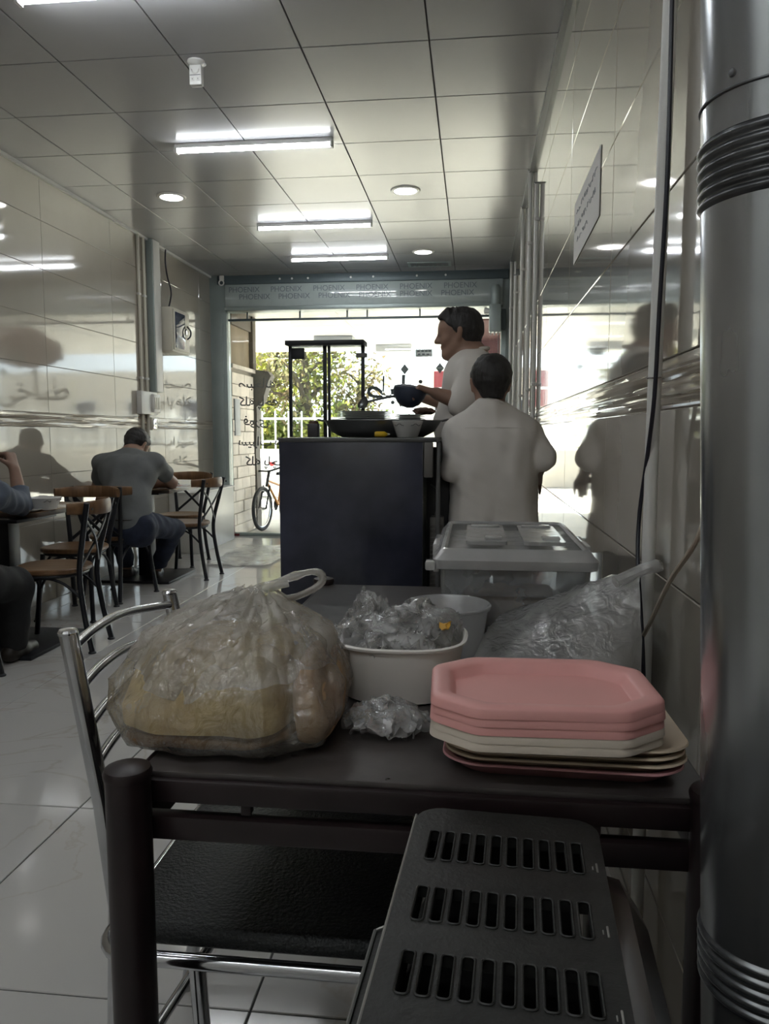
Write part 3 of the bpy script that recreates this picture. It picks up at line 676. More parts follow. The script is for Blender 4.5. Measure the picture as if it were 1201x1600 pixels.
pts = [at(1104, 800, x=0.36), at(1085, 850, x=0.35), at(1045, 910, x=0.345), at(1012, 980, x=0.34), at(990, 1020, x=0.33), at(986, 1075, x=0.325)]
o = MB().tube(bez(pts, 26), 0.0045, 8).build('beige_cord', 'beige_cable'); tag(o, 'loose beige cord curving from behind the stove pipe to the table', 'cable')
for y, z1, lab in ((4.95, 2.72, 'white conduit pipe on the right wall, first of the row behind the boy'), (5.55, 2.99, 'white conduit pipe on the right wall reaching the ceiling'),
                   (6.4, 2.99, 'white conduit pipe on the right wall, third of the row'), (7.4, 2.66, 'white conduit pipe on the right wall ending below a dark bracket'), (8.3, 2.99, 'white conduit pipe on the right wall next to the shop front post')):
    t = thing('wall_conduit', lab, 'conduit', (XR - 0.022, y, 0.0), group='conduits on the right wall')
    MB().tube([(0, 0, 0.05), (0, 0, z1)], 0.014, 10).build('pipe', 'white_plastic', t)
    for z in (1.5, 2.5): MB().rbox((-0.016, -0.02, z), (0.016, 0.02, z + 0.02), 0.003).build('clamp', 'white_trim', t)
    MB().rbox((-0.018, -0.018, z1), (0.016, 0.018, z1 + 0.009), 0.002).build('end_cap', 'dark_trim', t)
t = thing('wall_notice', 'white paper notice with faint handwriting on the right wall', 'notice', (XR - 0.0075, 2.55, 1.86))
MB().add([(0, 0, 0.02), (0, 0.62, 0.0), (0, 0.62, 0.23), (0, 0, 0.235), (-0.0015, 0, 0.02), (-0.0015, 0.62, 0.0), (-0.0015, 0.62, 0.23), (-0.0015, 0, 0.235)], [(0,1,2,3),(7,6,5,4),(0,4,5,1),(1,5,6,2),(2,6,7,3),(3,7,4,0)]).build('sheet', 'paper', t, smooth=False)
rr = random.Random(5)
for zz, y0, y1 in ((0.18, 0.05, 0.55), (0.125, 0.08, 0.56), (0.07, 0.25, 0.5)):
    y = y0
    while y < y1:
        L = rr.uniform(0.025, 0.07)
        MB().tube(bez([(-0.002, y + L*k/5, zz + rr.uniform(-0.010, 0.010)) for k in range(6)], 15), 0.0016, 4).build('pen_stroke', 'sticker_grey', t); y += L + 0.02
# ================================================================== FOREGROUND TABLE
TZ = 0.75
t = thing('long_table', 'dark brown steel framed table with black top, loaded with bags and trays', 'table', (-0.075, 1.59, 0))
top = MB().rbox((-0.44, 0.945, 0.742), (0.30, 2.235, 0.752), 0.003).build('tabletop', 'table_top', t, world=True)
for (a, b) in (((-0.445, 0.935, 0.712), (0.29, 0.965, 0.744)), ((-0.445, 2.215, 0.712), (0.29, 2.245, 0.744)), ((-0.452, 0.96, 0.712), (-0.422, 2.22, 0.748)), ((0.275, 0.96, 0.712), (0.305, 2.22, 0.748))):
    MB().rbox(a, b, 0.005).build('top_rail', 'table_frame', t, world=True)
for (a, b) in (((-0.445, 0.935, 0.660), (0.29, 0.96, 0.694)), ((-0.445, 2.22, 0.660), (0.29, 2.245, 0.694)), ((-0.452, 0.96, 0.660), (-0.427, 2.22, 0.694)), ((0.28, 0.96, 0.660), (0.305, 2.22, 0.694))):
    MB().rbox(a, b, 0.005).build('lower_rail', 'table_frame', t, world=True)
for x in (-0.30, 0.15): MB().rbox((x, 0.94, 0.698), (x + 0.014, 0.956, 0.715), 0.002).build('spacer', 'table_frame', t, world=True)
for (x, y) in ((-0.442, 0.915), (0.298, 0.935), (-0.442, 2.235), (0.298, 2.235)):
    l = MB().lathe([(0.0, 0.0), (0.029, 0.0), (0.029, 0.757), (0.0, 0.757)], 28, c=(x, y, 0)).build('leg', 'table_frame', t, world=True)
    MB().lathe([(0.0, 0.0), (0.0305, 0.0), (0.0315, 0.006), (0.029, 0.012), (0.020, 0.015), (0.0, 0.0155)], 28, c=(x, y, 0.757)).build('cap', 'table_frame', l, world=True)

# ------------------------------------------------------------------ chrome chair pushed under the table
t = thing('chrome_chair', 'chrome tube chair with black textured seat pushed under the table', 'chair', (-0.36, 1.27, 0))
YN, YFp = 1.10, 1.50
for y, ztop in ((YN, 0.893), (YFp, 0.873)):
    p = MB().tube([(-0.605, y, 0.0), (-0.565, y, 0.25), (-0.556, y, 0.45), (-0.575, y, 0.62), (-0.620, y, ztop)], 0.0145, 16, cap=True).build('back_post', 'chrome', t, world=True)
    MB().lathe([(0, 0), (0.0148, 0), (0.0155, 0.004), (0.013, 0.008), (0, 0.009)], 16, c=(-0.6205, y, ztop - 0.002)).build('cap', 'chrome', p, world=True)
for z in (0.868, 0.806, 0.744, 0.682):
    x = -0.556 - 0.064 * max(0, (z - 0.45) / 0.44) ** 1.3
    MB().tube(bez([(x, YN, z), (x - 0.022, YN + 0.12, z + 0.002), (x - 0.026, YN + 0.24, z), (x, YFp, z - 0.018)], 18), 0.0085, 12).build('back_rail', 'chrome', t, world=True)
MB().rbox((-0.535, 1.025, 0.438), (-0.095, 1.475, 0.470), 0.016, 3).build('seat', 'black_vinyl', t, world=True)
fr = [(x, y, 0.432) for x, y in rrect(-0.548, -0.085, 1.012, 1.488, 0.05, 5)]
MB().tube(fr, 0.0115, 12, closed=True).build('seat_frame', 'chrome', t, world=True)
for y in (1.03, 1.47):
    MB().tube([(-0.14, y, 0.43), (-0.135, y, 0.0)], 0.0125, 14).build('front_leg', 'chrome', t, world=True)
MB().tube([(-0.40, 1.03, 0.425), (-0.385, 1.045, 0.0)], 0.0125, 14).build('side_leg', 'chrome', t, world=True)
MB().tube([(-0.53, 1.06, 0.2), (-0.38, 1.28, 0.41)], 0.009, 12).build('brace', 'chrome', t, world=True)
MB().tube([(-0.565, 1.10, 0.20), (-0.14, 1.04, 0.20)], 0.008, 12).build('stretcher', 'chrome', t, world=True)

# ------------------------------------------------------------------ heater in front of the table
ht = thing('gas_heater', 'black enamelled heater with slotted cast iron top beside the stove pipe', 'heater', (0.04, 0.55, 0))
HM = Matrix.Translation((0.0435, 0.885, 0)) @ Matrix.Rotation(math.radians(-3.5), 4, 'Z')       # far edge centre; local -y runs to the viewer
def H_(m, name, mat, parent=None):
    m.v = [tuple(HM @ Vector(v)) for v in m.v]
    return m.build(name, mat, parent or ht, world=True)
# plate with real slots, built from strips
m = MB(); zt0, zt1 = 0.738, 0.750
xs0, pitch, sw = -0.0835, 0.0172, 0.0105
rowsy = [(-0.115, -0.055), (-0.219, -0.164), (-0.315, -0.262), (-0.415, -0.362), (-0.515, -0.462)]
xsl = [(xs0 + k*pitch, xs0 + k*pitch + sw) for k in range(10)]
ys = [-0.60] + [v for r in rowsy[::-1] for v in r] + [0.0]
for a, b in zip(ys[:-1], ys[1:]):
    if any(abs(a - r[0]) < 1e-6 and abs(b - r[1]) < 1e-6 for r in rowsy):
        xx = [-0.104] + [v for q in xsl for v in q] + [0.104]
        for i in range(0, len(xx), 2): m.box((xx[i], a, zt0), (xx[i+1], b, zt1))
    else:
        if b == 0.0:   # far strip with rounded corners
            r = 0.03; poly = [(-0.104, a), (0.104, a)] + [(0.104 - r + r*math.cos(q), -r + r*math.sin(q)) for q in [PI/2*k/5 for k in range(6)]] + [(-0.104 + r - r*math.sin(q), -r + r*math.cos(q)) for q in [PI/2*k/5 for k in range(6)]]
            m.prism(poly, zt0, zt1)
        else: m.box((-0.104, a, zt0), (0.104, b, zt1))
pl = H_(m, 'top_grille', 'cast_iron')
# raised lips round every slot row
for (a, b) in rowsy:
    m = MB()
    for (x0, x1) in xsl:
        lp = [(x, y, zt1 + 0.0004) for x, y in rrect(x0 - 0.0007, x1 + 0.0007, a, b, 0.004, 3)]
        m.tube(lp, 0.0012, 5, closed=True)
    H_(m, 'slot_rim', 'cast_iron', pl)
for y in (-0.075, -0.18, -0.285): 
    m = MB(); m.rbox((0.0945, y - 0.034, zt1 - 0.001), (0.0965, y - 0.018, zt1 + 0.0012), 0.0006).rbox((0.0905, y - 0.030, zt1 - 0.001), (0.0918, y - 0.024, zt1 + 0.001), 0.0005); H_(m, 'worn_spot', 'worn_edge', pl)
H_(MB().tube([(-0.105, -0.02, 0.749), (-0.105, -0.60, 0.749)], 0.0016, 6), 'bare_edge', 'worn_edge', pl)
H_(MB().rbox((-0.098, -0.60, 0.05), (0.085, -0.012, 0.66), 0.02), 'firebox', 'soot')
H_(MB().rbox((-0.101, -0.60, 0.66), (-0.094, -0.02, 0.738), 0.002).rbox((-0.094, -0.02, 0.66), (0.1, -0.012, 0.738), 0.003), 'skirt', 'cast_iron')
# left front panel, lower and further out
H_(MB().loops([[(-0.137, -0.60, 0.05), (-0.137, -0.16, 0.05), (-0.128, -0.155, 0.69), (-0.128, -0.60, 0.69)], [(-0.098, -0.60, 0.05), (-0.098, -0.15, 0.05), (-0.098, -0.145, 0.70), (-0.098, -0.60, 0.70)]]), 'front_panel', 'cast_iron')
H_(MB().tube([(-0.129, -0.60, 0.692), (-0.129, -0.157, 0.692), (-0.100, -0.148, 0.702)], 0.0018, 6), 'panel_edge', 'worn_edge')
# curved back panel falling away on the right
prof = [(0.104, 0.735), (0.125, 0.73), (0.145, 0.70), (0.157, 0.64), (0.165, 0.55), (0.170, 0.3), (0.170, 0.05)]
rings = []
for y, k in ((-0.60, 0), (-0.12, 0), (-0.05, -0.02), (-0.02, -0.06)):
    rings.append([(x, y, z + k) for x, z in prof] + [(0.09, y, 0.05 + 0), (0.09, y, 0.735 + k)])
H_(MB().loops(rings), 'curved_panel', 'heater_enamel')

# ------------------------------------------------------------------ stove pipe
t = thing('stove_pipe', 'tall galvanised steel stove pipe with ribbed joints by the right wall', 'stove pipe', (0.345, 0.82, 0))
def pc(z): return Vector((0.2985 + (1.52 - z) * 0.040 - 0.0, 0.83, z))
R0 = 0.076
def pipe_seg(z0, z1, r=R0, n=48): 
    return MB().tube([pc(z0 + (z1 - z0)*k/6) for k in range(7)], r, n)
pipe_seg(0.0, 0.60).build('lower_pipe', 'galvanised', t, world=True)
pipe_seg(0.665, 1.425).build('middle_pipe', 'galvanised', t, world=True)
pipe_seg(1.49, 2.99).build('upper_pipe', 'galvanised', t, world=True)
for z0, z1, n, mt in ((0.60, 0.665, 5, 'galvanised'), (1.425, 1.49, 6, 'galvanised_dark')):
    path, rs = [], []
    for k in range(n * 8 + 1):
        path.append(pc(z0 + (z1 - z0) * k / (n * 8))); rs.append(R0 - 0.0005 + 0.0042 * (0.5 - 0.5 * math.cos(2*PI*k/8)) ** 0.7)
    MB().tube(path, rs, 48, cap=False).build('ribbed_joint', mt, t, world=True, angle=80)
MB().tube([pc(1.522) + Vector((R0*1.012*math.cos(a), R0*1.012*math.sin(a), 0.0)) for a in [2*PI*k/48 for k in range(48)]], 0.0014, 6, closed=True).build('seam', 'galvanised_dark', t, world=True)
q = pc(1.535); a = math.radians(215)
MB().lathe([(0, 0), (0.004, 0), (0.003, 0.002), (0, 0.0025)], 10, M=Matrix.Translation((q.x + R0*math.cos(a), q.y + R0*math.sin(a), q.z)) @ Matrix.Rotation(a, 4, 'Z') @ Matrix.Rotation(PI/2, 4, 'Y')).build('rivet', 'galvanised_dark', t, world=True)

# ================================================================== TRAYS
def octo(w_, d_, c):
    return [(-w_+c, -d_), (w_-c, -d_), (w_, -d_+c*0.8), (w_, d_-c*0.8), (w_-c, d_), (-w_+c, d_), (-w_, d_-c*0.8), (-w_, -d_+c*0.8)]
def soften(poly, r, n=4):
    out = []; m = len(poly)
    for i in range(m):
        p = Vector(poly[i]); a = Vector(poly[i-1]); b = Vector(poly[(i+1) % m])
        da = (a - p).normalized(); db = (b - p).normalized(); ra = min(r, (a-p).length*0.45, (b-p).length*0.45)
        p0 = p + da*ra; p1 = p + db*ra
        for k in range(n + 1):
            s = k / n; out.append(tuple(p0*(1-s)**2 + p*2*s*(1-s) + p1*s*s))
    return out
def offset(poly, d_, W, D):
    return [(x * (1 - d_/W), y * (1 - d_/D)) for x, y in poly]
def deep_tray():
    W, D = 0.150, 0.112; P = soften(octo(W, D, 0.058), 0.014)
    q = lambda dd, z: [(x, y, z) for x, y in offset(P, dd, W, D)]
    m = MB(); m.loops([q(0.004, 0.0), q(-0.001, 0.003), q(0.0, 0.0135), q(0.003, 0.0165), q(0.010, 0.0175), q(0.022, 0.0165), q(0.027, 0.013), q(0.031, 0.0015), q(0.034, 0.0), q(0.033, -0.0022), q(0.026, -0.002), q(0.022, 0.012), q(0.006, 0.0145), q(0.005, 0.0)], cap0=False, cap1=False, closed=True)
    k = len(P); m.add(q(0.034, 0.0), [tuple(range(k))]); m.add(q(0.033, -0.0022), [tuple(range(k))[::-1]])
    return m
def flat_tray():
    W, D = 0.156, 0.112; P = soften(octo(W, D, 0.035), 0.035)
    q = lambda dd, z: [(x, y, z) for x, y in offset(P, dd, W, D)]
    m = MB(); m.loops([q(0.020, 0.0), q(0.004, 0.016), q(0.0, 0.0165), q(-0.0015, 0.018), q(0.0, 0.020), q(0.006, 0.0195), q(0.022, 0.0028)], cap0=True, cap1=True)
    return m
proto = {}
def tray(kind, mat, x, y, z, rz, label, grp):
    key = (kind, mat)
    if key not in proto:
        o = (deep_tray() if kind == 'deep' else flat_tray()).build('serving_tray', mat, None, fixn=True, angle=50); proto[key] = o
    else:
        o = proto[key].copy(); COL.objects.link(o)
    o.location = (x, y, z); o.rotation_euler = (0, 0, rz); tag(o, label, 'tray', grp); return o
z = TZ + 0.0035; g2 = 'nested flat trays at the bottom of the stack'
names = ['mauve pink flat tray at the very bottom of the tray stack', 'beige flat tray resting directly on the mauve bottom tray', 'beige flat tray in the middle of the three beige flat trays', 'beige flat tray highest of the flat trays, under the deep ones']
for i, nm in enumerate(names):
    tray('flat', 'mauve_plastic' if i == 0 else 'beige_plastic', 0.122 + 0.003*(i % 2), 1.075, z, math.radians(-1.5 + 0.8*i), nm, g2); z += 0.0095
zz = z + 0.0105
g1 = 'deep rimmed trays on top of the stack'
names = ['cream deep tray lowest of the deep trays', 'cream deep tray right under the three pink trays', 'pink deep tray lowest of the three pink trays', 'pink deep tray second from the top of the stack', 'pink deep tray on top of the stack, its floor in view']
for i, nm in enumerate(names):
    tray('deep', 'cream_plastic' if i < 2 else 'pink_plastic', 0.096 + 0.0012*(i % 2), 1.045, zz, math.radians(1.0 + 0.3*i), nm, g1); zz += 0.0108

# ================================================================== TUBS, BOX AND BAGS
def oval(a, b, n=40, e=2.6):
    return [(math.copysign(abs(math.cos(t_))**(2/e), math.cos(t_))*a, math.copysign(abs(math.sin(t_))**(2/e), math.sin(t_))*b) for t_ in [2*PI*k/n for k in range(n)]]
t = thing('white_tub', 'white plastic tub with rolled rim heaped with crumpled cling film', 'tub', (-0.125, 1.315, TZ + 0.002))
O = lambda a, b, z: [(x, y, z) for x, y in oval(a, b)]
MB().loops([O(0.090, 0.085, 0.0), O(0.097, 0.092, 0.004), O(0.113, 0.107, 0.093), O(0.118, 0.112, 0.095), O(0.119, 0.113, 0.099), O(0.115, 0.109, 0.101), O(0.111, 0.105, 0.098), O(0.095, 0.090, 0.008), O(0.089, 0.084, 0.004)]).build('shell', 'tub_white', t)
t = thing('clear_tub', 'small round frosted tub standing behind the white tub', 'tub', (-0.050, 1.532, TZ + 0.002))
MB().lathe([(0.066, 0.0), (0.069, 0.002), (0.083, 0.098), (0.088, 0.099), (0.089, 0.106), (0.086, 0.108), (0.0825, 0.104), (0.0675, 0.005), (0.0, 0.004)], 40).build('shell', 'tub_clear', t)
MB().tube([(0.0875*math.cos(a), 0.0875*math.sin(a), 0.1035) for a in [2*PI*k/48 for k in range(48)]], 0.0022, 6, closed=True).build('rim', 'tub_clear', t)
# storage box
bx = thing('storage_box', 'large clear plastic storage box with latched lid holding bread', 'storage box', (0.09, 1.90, TZ + 0.002))
RR = lambda x, y, r, z: [(a, b, z) for a, b in rrect(-x, x, -y, y, r, 4)]
MB().loops([RR(0.140, 0.255, 0.02, 0.0), RR(0.144, 0.258, 0.02, 0.004), RR(0.150, 0.264, 0.02, 0.10), RR(0.157, 0.272, 0.02, 0.103), RR(0.160, 0.276, 0.02, 0.170), RR(0.157, 0.273, 0.02, 0.170), RR(0.154, 0.269, 0.02, 0.105), RR(0.147, 0.261, 0.02, 0.101), RR(0.141, 0.255, 0.02, 0.006), RR(0.137, 0.252, 0.02, 0.004)]).build('body', 'box_clear', bx)
lid = MB().loops([RR(0.164, 0.282, 0.02, 0.160), RR(0.172, 0.290, 0.022, 0.163), RR(0.174, 0.291, 0.022, 0.182), RR(0.166, 0.284, 0.02, 0.190), RR(0.158, 0.272, 0.02, 0.202), RR(0.150, 0.262, 0.02, 0.204), RR(0.145, 0.256, 0.02, 0.199), RR(0.145, 0.256, 0.02, 0.196), RR(0.155, 0.27, 0.02, 0.19), RR(0.164, 0.282, 0.02, 0.176)]).build('lid', 'lid_clear', bx)
for x0, x1 in ((-0.105, -0.012), (0.025, 0.118)):
    MB().loops([[(a, b, z) for a, b in rrect(x0, x1, -0.17, 0.15, 0.012, 3)] for z in (0.199, 0.207)]).build('lid_panel', 'lid_clear', lid)
    MB().rbox((x0 + 0.01, 0.10, 0.206), (x1 - 0.01, 0.13, 0.212), 0.002).build('lid_ridge', 'lid_clear', lid)
    MB().rbox(((x0+x1)/2 - 0.004, -0.14, 0.206), ((x0+x1)/2 + 0.036, -0.11, 0.215), 0.003).build('lid_clip', 'lid_clear', lid)
for s in (-1, 1):
    MB().rbox((s*0.176 - 0.008, -0.09, 0.12), (s*0.176 + 0.008, 0.09, 0.188), 0.004).build('latch', 'lid_clear', bx)
MB().rbox((-0.19, -0.285, 0.158), (-0.168, -0.25, 0.178), 0.004).build('corner_lug', 'lid_clear', bx)
def loaf(cx, cy, cz, r, seed, mat, label, grp, name='bread_piece'):
    b = Blob((-r[0]-0.03, -r[1]-0.03, -r[2]-0.03), (r[0]+0.03, r[1]+0.03, r[2]+0.03), max(0.005, min(r)*0.14))
    b.ell((0, 0, 0), r, 0.01); g = random.Random(seed)
    for _ in range(7):
        a = g.uniform(0, 6.28); b.ell((r[0]*0.75*math.cos(a), r[1]*0.75*math.sin(a), g.uniform(-0.2, 0.4)*r[2]), (r[0]*0.35, r[1]*0.35, r[2]*0.75), 0.02)
    b.wrinkle(0.0025, 70, seed)
    o = b.build(name, mat, None); o.location = (cx, cy, cz); tag(o, label, 'bread', grp); return o
for i, (x, y, r) in enumerate(((-0.02, 1.73, (0.055, 0.06, 0.034)), (0.085, 1.74, (0.06, 0.06, 0.038)), (0.17, 1.76, (0.05, 0.06, 0.033)), (0.03, 1.87, (0.06, 0.06, 0.036)), (0.14, 1.9, (0.06, 0.06, 0.036)))):
    loaf(x, y, TZ + 0.010 + r[2], r, i, 'bread_pale', 'piece of pale torn bread lying inside the clear storage box', 'bread pieces in the storage box')

def crumple(name, c, r, seed, mat, label, cat='plastic film', sub=4, spiky=0.5, flat=0.0, parent=None, freq=14):
    bm = bmesh.new(); bmesh.ops.create_icosphere(bm, subdivisions=sub, radius=1.0); off = Vector((seed*3.1, seed*1.7, seed*0.9))
    for v in bm.verts:
        n = v.co.copy(); p = Vector((n.x*r[0], n.y*r[1], n.z*r[2]))
        q = p * freq + off
        k = 1.0 - abs(noise.noise(q)) * 1.7 * spiky - abs(noise.noise(q * 2.3)) * 0.9 * spiky + 0.35 * spiky
        k += 0.25 * noise.noise(p*6 + off)
        j = Vector((noise.noise(q*1.7), noise.noise(q*1.7 + Vector((9, 0, 0))), noise.noise(q*1.7 + Vector((0, 9, 0))))) * 0.012
        v.co = p * k + j
        if v.co.z < -r[2] * (1 - flat): v.co.z = -r[2] * (1 - flat)
    me = bpy.data.meshes.new(name); bm.to_mesh(me); bm.free(); me.materials.append(MATS[mat])
    o = bpy.data.objects.new(name, me); COL.objects.link(o); o.location = c
    if parent is not None: o.parent = parent
    else: tag(o, label, cat)
    return o
def film_wad(c, r, seed, label, n_sheets=3, mat='cling_film'):
    o = thing('cling_film', label, 'plastic film', c, group='crumpled cling film')
    for s_ in range(n_sheets):
        off = Vector((seed*3.7 + s_*11.3, seed*1.9, s_*5.1)); n = 40; a0 = s_*2.4 + seed
        vs = []
        for j in range(n + 1):
            for i in range(n + 1):
                u, v = -1 + 2*i/n, -1 + 2*j/n; k = math.sqrt(max(0.0, 1 - 0.5*v*v)); k2 = math.sqrt(max(0.0, 1 - 0.5*u*u)); u2, v2 = u*k, v*k2
                rr_ = min(1.0, math.hypot(u2, v2))
                p = Vector(((u2*math.cos(a0) - v2*math.sin(a0))*r[0], (u2*math.sin(a0) + v2*math.cos(a0))*r[1], r[2]*(0.15 + (0.85 - 0.22*s_)*(1 - rr_*rr_))))
                q = Vector((u2*2.1, v2*2.1, 0)) + off
                rd = 1 - 2.2*abs(noise.noise(q)); rd2 = 1 - 2.2*abs(noise.noise(q*2.3))
                p += Vector((noise.noise(q*1.3 + Vector((0, 0, 7)))*r[0]*0.40, noise.noise(q*1.3 + Vector((0, 0, 13)))*r[1]*0.40, (0.65*rd + 0.18*rd2)*r[2]*0.75))
                p.z = max(p.z, 0.001); vs.append(p)
        fs = [(j*(n+1) + i, j*(n+1) + i + 1, (j+1)*(n+1) + i + 1, (j+1)*(n+1) + i) for j in range(n) for i in range(n)]
        MB().add(vs, fs).build('film_fold', mat, o, angle=80, fixn=False)
    return o
film_wad((-0.125, 1.112, TZ + 0.003), (0.062, 0.045, 0.036), 2, 'crumpled ball of clear cling film lying before the white tub')
film_wad((-0.150, 1.31, TZ + 0.075), (0.095, 0.088, 0.042), 5, 'wad of cling film filling the white tub')
film_wad((-0.095, 1.335, TZ + 0.080), (0.075, 0.07, 0.052), 9, 'second wad of cling film heaped on the white tub against the frosted tub')
film_wad((-0.205, 1.49, TZ + 0.003), (0.060, 0.06, 0.090), 12, 'wad of cling film between the bread bag and the white tub')
o = crumple('saffron_scrap', (-0.045, 1.285, TZ + 0.125), (0.011, 0.008, 0.006), 3, 'saffron', 'small yellow scrap of food caught in the film on the white tub', 'food scrap', sub=2, spiky=0.3, freq=60)
o = crumple('bread_crumb', (-0.105, 0.956, TZ + 0.004), (0.004, 0.003, 0.002), 3, 'cream_plastic', 'tiny pale crumb at the table edge', 'crumb', sub=2, spiky=0.3, freq=60)

# bread bag
BG = Vector((-0.352, 1.120, TZ + 0.002))
bg = thing('bread_bag', 'knotted clear plastic carrier bag full of flatbread on the table', 'plastic bag', BG)
def bag_surface(name, mat, rings_def, seed, amp, n=144, parent=None, first=False, hem=0.0):
    rings = []
    for (z, cx, cy, a, b, e, w_) in rings_def:
        P = oval(a, b, n, e); ring = []
        for i, (x, y) in enumerate(P):
            th = math.atan2(y, x); q = Vector((math.cos(th)*2.2, math.sin(th)*2.2, z*9 + seed))
            k = 1 + amp*w_*(noise.noise(q*1.6) + 0.6*abs(noise.noise(q*3.5)) - 0.3)
            ring.append((cx + x*k, cy + y*k, z + (0.008*w_*noise.noise(q*2.3) if z > 0.01 else 0.0) - (hem*(0.5 + 0.9*noise.noise(q*0.9)) if first and len(rings) == 0 else 0.0)))
        rings.append(ring)
    fine = []
    for i in range(len(rings) - 1):
        for k in range(4): fine.append([lerp(p, q_, k/4) for p, q_ in zip(rings[i], rings[i+1])])
    fine.append(rings[-1])
    for i, ring in enumerate(fine):          # sharp little creases in the film
        if i < 5 and not first: continue
        for k, p in enumerate(ring):
            q = Vector(p)*38 + Vector((seed, 0, 0)); c_ = Vector((p[0], p[1], 0)); c_ = c_.normalized() if c_.length > 1e-6 else Vector((1, 0, 0))
            h_ = (0.5 - abs(noise.noise(q)))*0.0060 + (0.5 - abs(noise.noise(q*2.4)))*0.0030
            ring[k] = tuple(Vector(p) + c_*h_ + Vector((0, 0, h_*0.4)))
    return MB().loops(fine, cap0=not first, cap1=False).build(name, mat, parent, angle=75)
bag_surface('bag_body', 'bag_film', [
    (0.0, 0.01, 0.0, 0.125, 0.12, 3.0, 0.3), (0.012, -0.002, 0.0, 0.158, 0.150, 3.2, 0.5), (0.05, -0.006, 0.002, 0.172, 0.160, 3.2, 1), (0.09, -0.004, 0.006, 0.166, 0.152, 3.0, 1),
    (0.124, -0.002, 0.012, 0.150, 0.135, 2.6, 1), (0.150, 0.0, 0.018, 0.122, 0.11, 2.3, 1.2), (0.167, 0.005, 0.025, 0.088, 0.075, 2.0, 1.5), (0.180, 0.010, 0.032, 0.052, 0.042, 2.0, 1.8), (0.191, 0.014, 0.036, 0.028, 0.024, 2.0, 2)], 3, 0.16, parent=bg)
# milky overlay sheet of the second bag layer, over the upper half
bag_surface('outer_layer', 'bag_milky', [
    (0.127, -0.012, 0.010, 0.155, 0.142, 2.6, 1), (0.146, -0.006, 0.016, 0.140, 0.125, 2.4, 1.2), (0.161, 0.0, 0.02, 0.118, 0.10, 2.2, 1.4), (0.177, 0.006, 0.028, 0.090, 0.072, 2.0, 1.6), (0.192, 0.010, 0.034, 0.058, 0.046, 2.0, 1.6), (0.203, 0.014, 0.038, 0.030, 0.026, 2.0, 1.6)], 8, 0.2, parent=bg, first=True, hem=0.05)
def ribbon(path, wdt, mat, name, parent, thick=0.45, n=10):
    P = bez(path, 30)
    rs = [wdt * (0.8 + 0.35*noise.noise(Vector((p.x*40, p.y*40, p.z*40)))) for p in P]
    return MB().tube(P, rs, n, flat=thick).build(name, mat, parent, angle=80)
ribbon([(-0.03, 0.03, 0.183), (0.02, 0.045, 0.204), (0.06, 0.06, 0.219), (0.095, 0.075, 0.228), (0.112, 0.08, 0.222), (0.108, 0.076, 0.206), (0.075, 0.062, 0.190), (0.04, 0.05, 0.185), (0.0, 0.04, 0.183)], 0.0165, 'bag_milky', 'handle', bg)
ribbon([(-0.09, 0.0, 0.156), (-0.05, 0.015, 0.187), (0.0, 0.03, 0.200), (0.035, 0.05, 0.208), (0.06, 0.06, 0.214)], 0.022, 'bag_milky', 'twisted_neck', bg)
# bread in the bag
def bread_bundle(cx, cy, z0, rings_def, rz, mat, label, seed, e=3.4, folds=0.006):
    o = thing('folded_flatbread', label, 'bread', (cx, cy, z0), rz, 'folded flatbreads in the bag')
    rings = []
    for (z, ox, oy, a, b) in rings_def:
        ring = []
        for x, y in oval(a, b, 64, e):
            q = Vector((x*16, y*16, z*22 + seed*5)); k = 1 + 0.05*noise.noise(q)
            ring.append((ox + x*k, oy + y*k, z + folds*noise.noise(q*1.4 + Vector((3, 1, 0)))))
        rings.append(ring)
    fine = []
    for i in range(len(rings) - 1):
        for k in range(4): fine.append([lerp(p, q_, k/4) for p, q_ in zip(rings[i], rings[i+1])])
    fine.append(rings[-1])
    MB().loops(fine).build('bread_sheet', mat, o, angle=75)
    return o
bread_bundle(-0.377, 1.113, TZ + 0.012, [(0.0, 0, 0, 0.105, 0.112), (0.005, 0, 0, 0.122, 0.128), (0.012, 0, 0, 0.126, 0.131), (0.018, 0, 0, 0.122, 0.128), (0.020, 0, 0, 0.10, 0.10)], 0.05, 'bread_crust', 'browned bottom layer of folded flatbread in the carrier bag', 1)
bread_bundle(-0.379, 1.115, TZ + 0.030, [(0.0, 0, 0, 0.110, 0.110), (0.006, 0, -0.002, 0.127, 0.130), (0.03, 0, 0.002, 0.128, 0.126), (0.07, 0.0, 0.012, 0.122, 0.110), (0.10, 0.003, 0.024, 0.108, 0.088), (0.112, 0.005, 0.028, 0.090, 0.070), (0.116, 0.005, 0.03, 0.05, 0.04)], -0.05, 'bread', 'large yellowish folded flatbread bundle filling the carrier bag', 2)
bread_bundle(-0.225, 1.120, TZ + 0.012, [(0.0, 0, 0, 0.020, 0.085), (0.012, 0, 0, 0.031, 0.105), (0.05, -0.002, 0, 0.035, 0.112), (0.085, -0.006, 0.0, 0.030, 0.10), (0.105, -0.010, 0.0, 0.018, 0.08)], 0.04, 'bread_pale', 'brown toasted flatbread roll at the tub side of the carrier bag', 3, e=2.6)

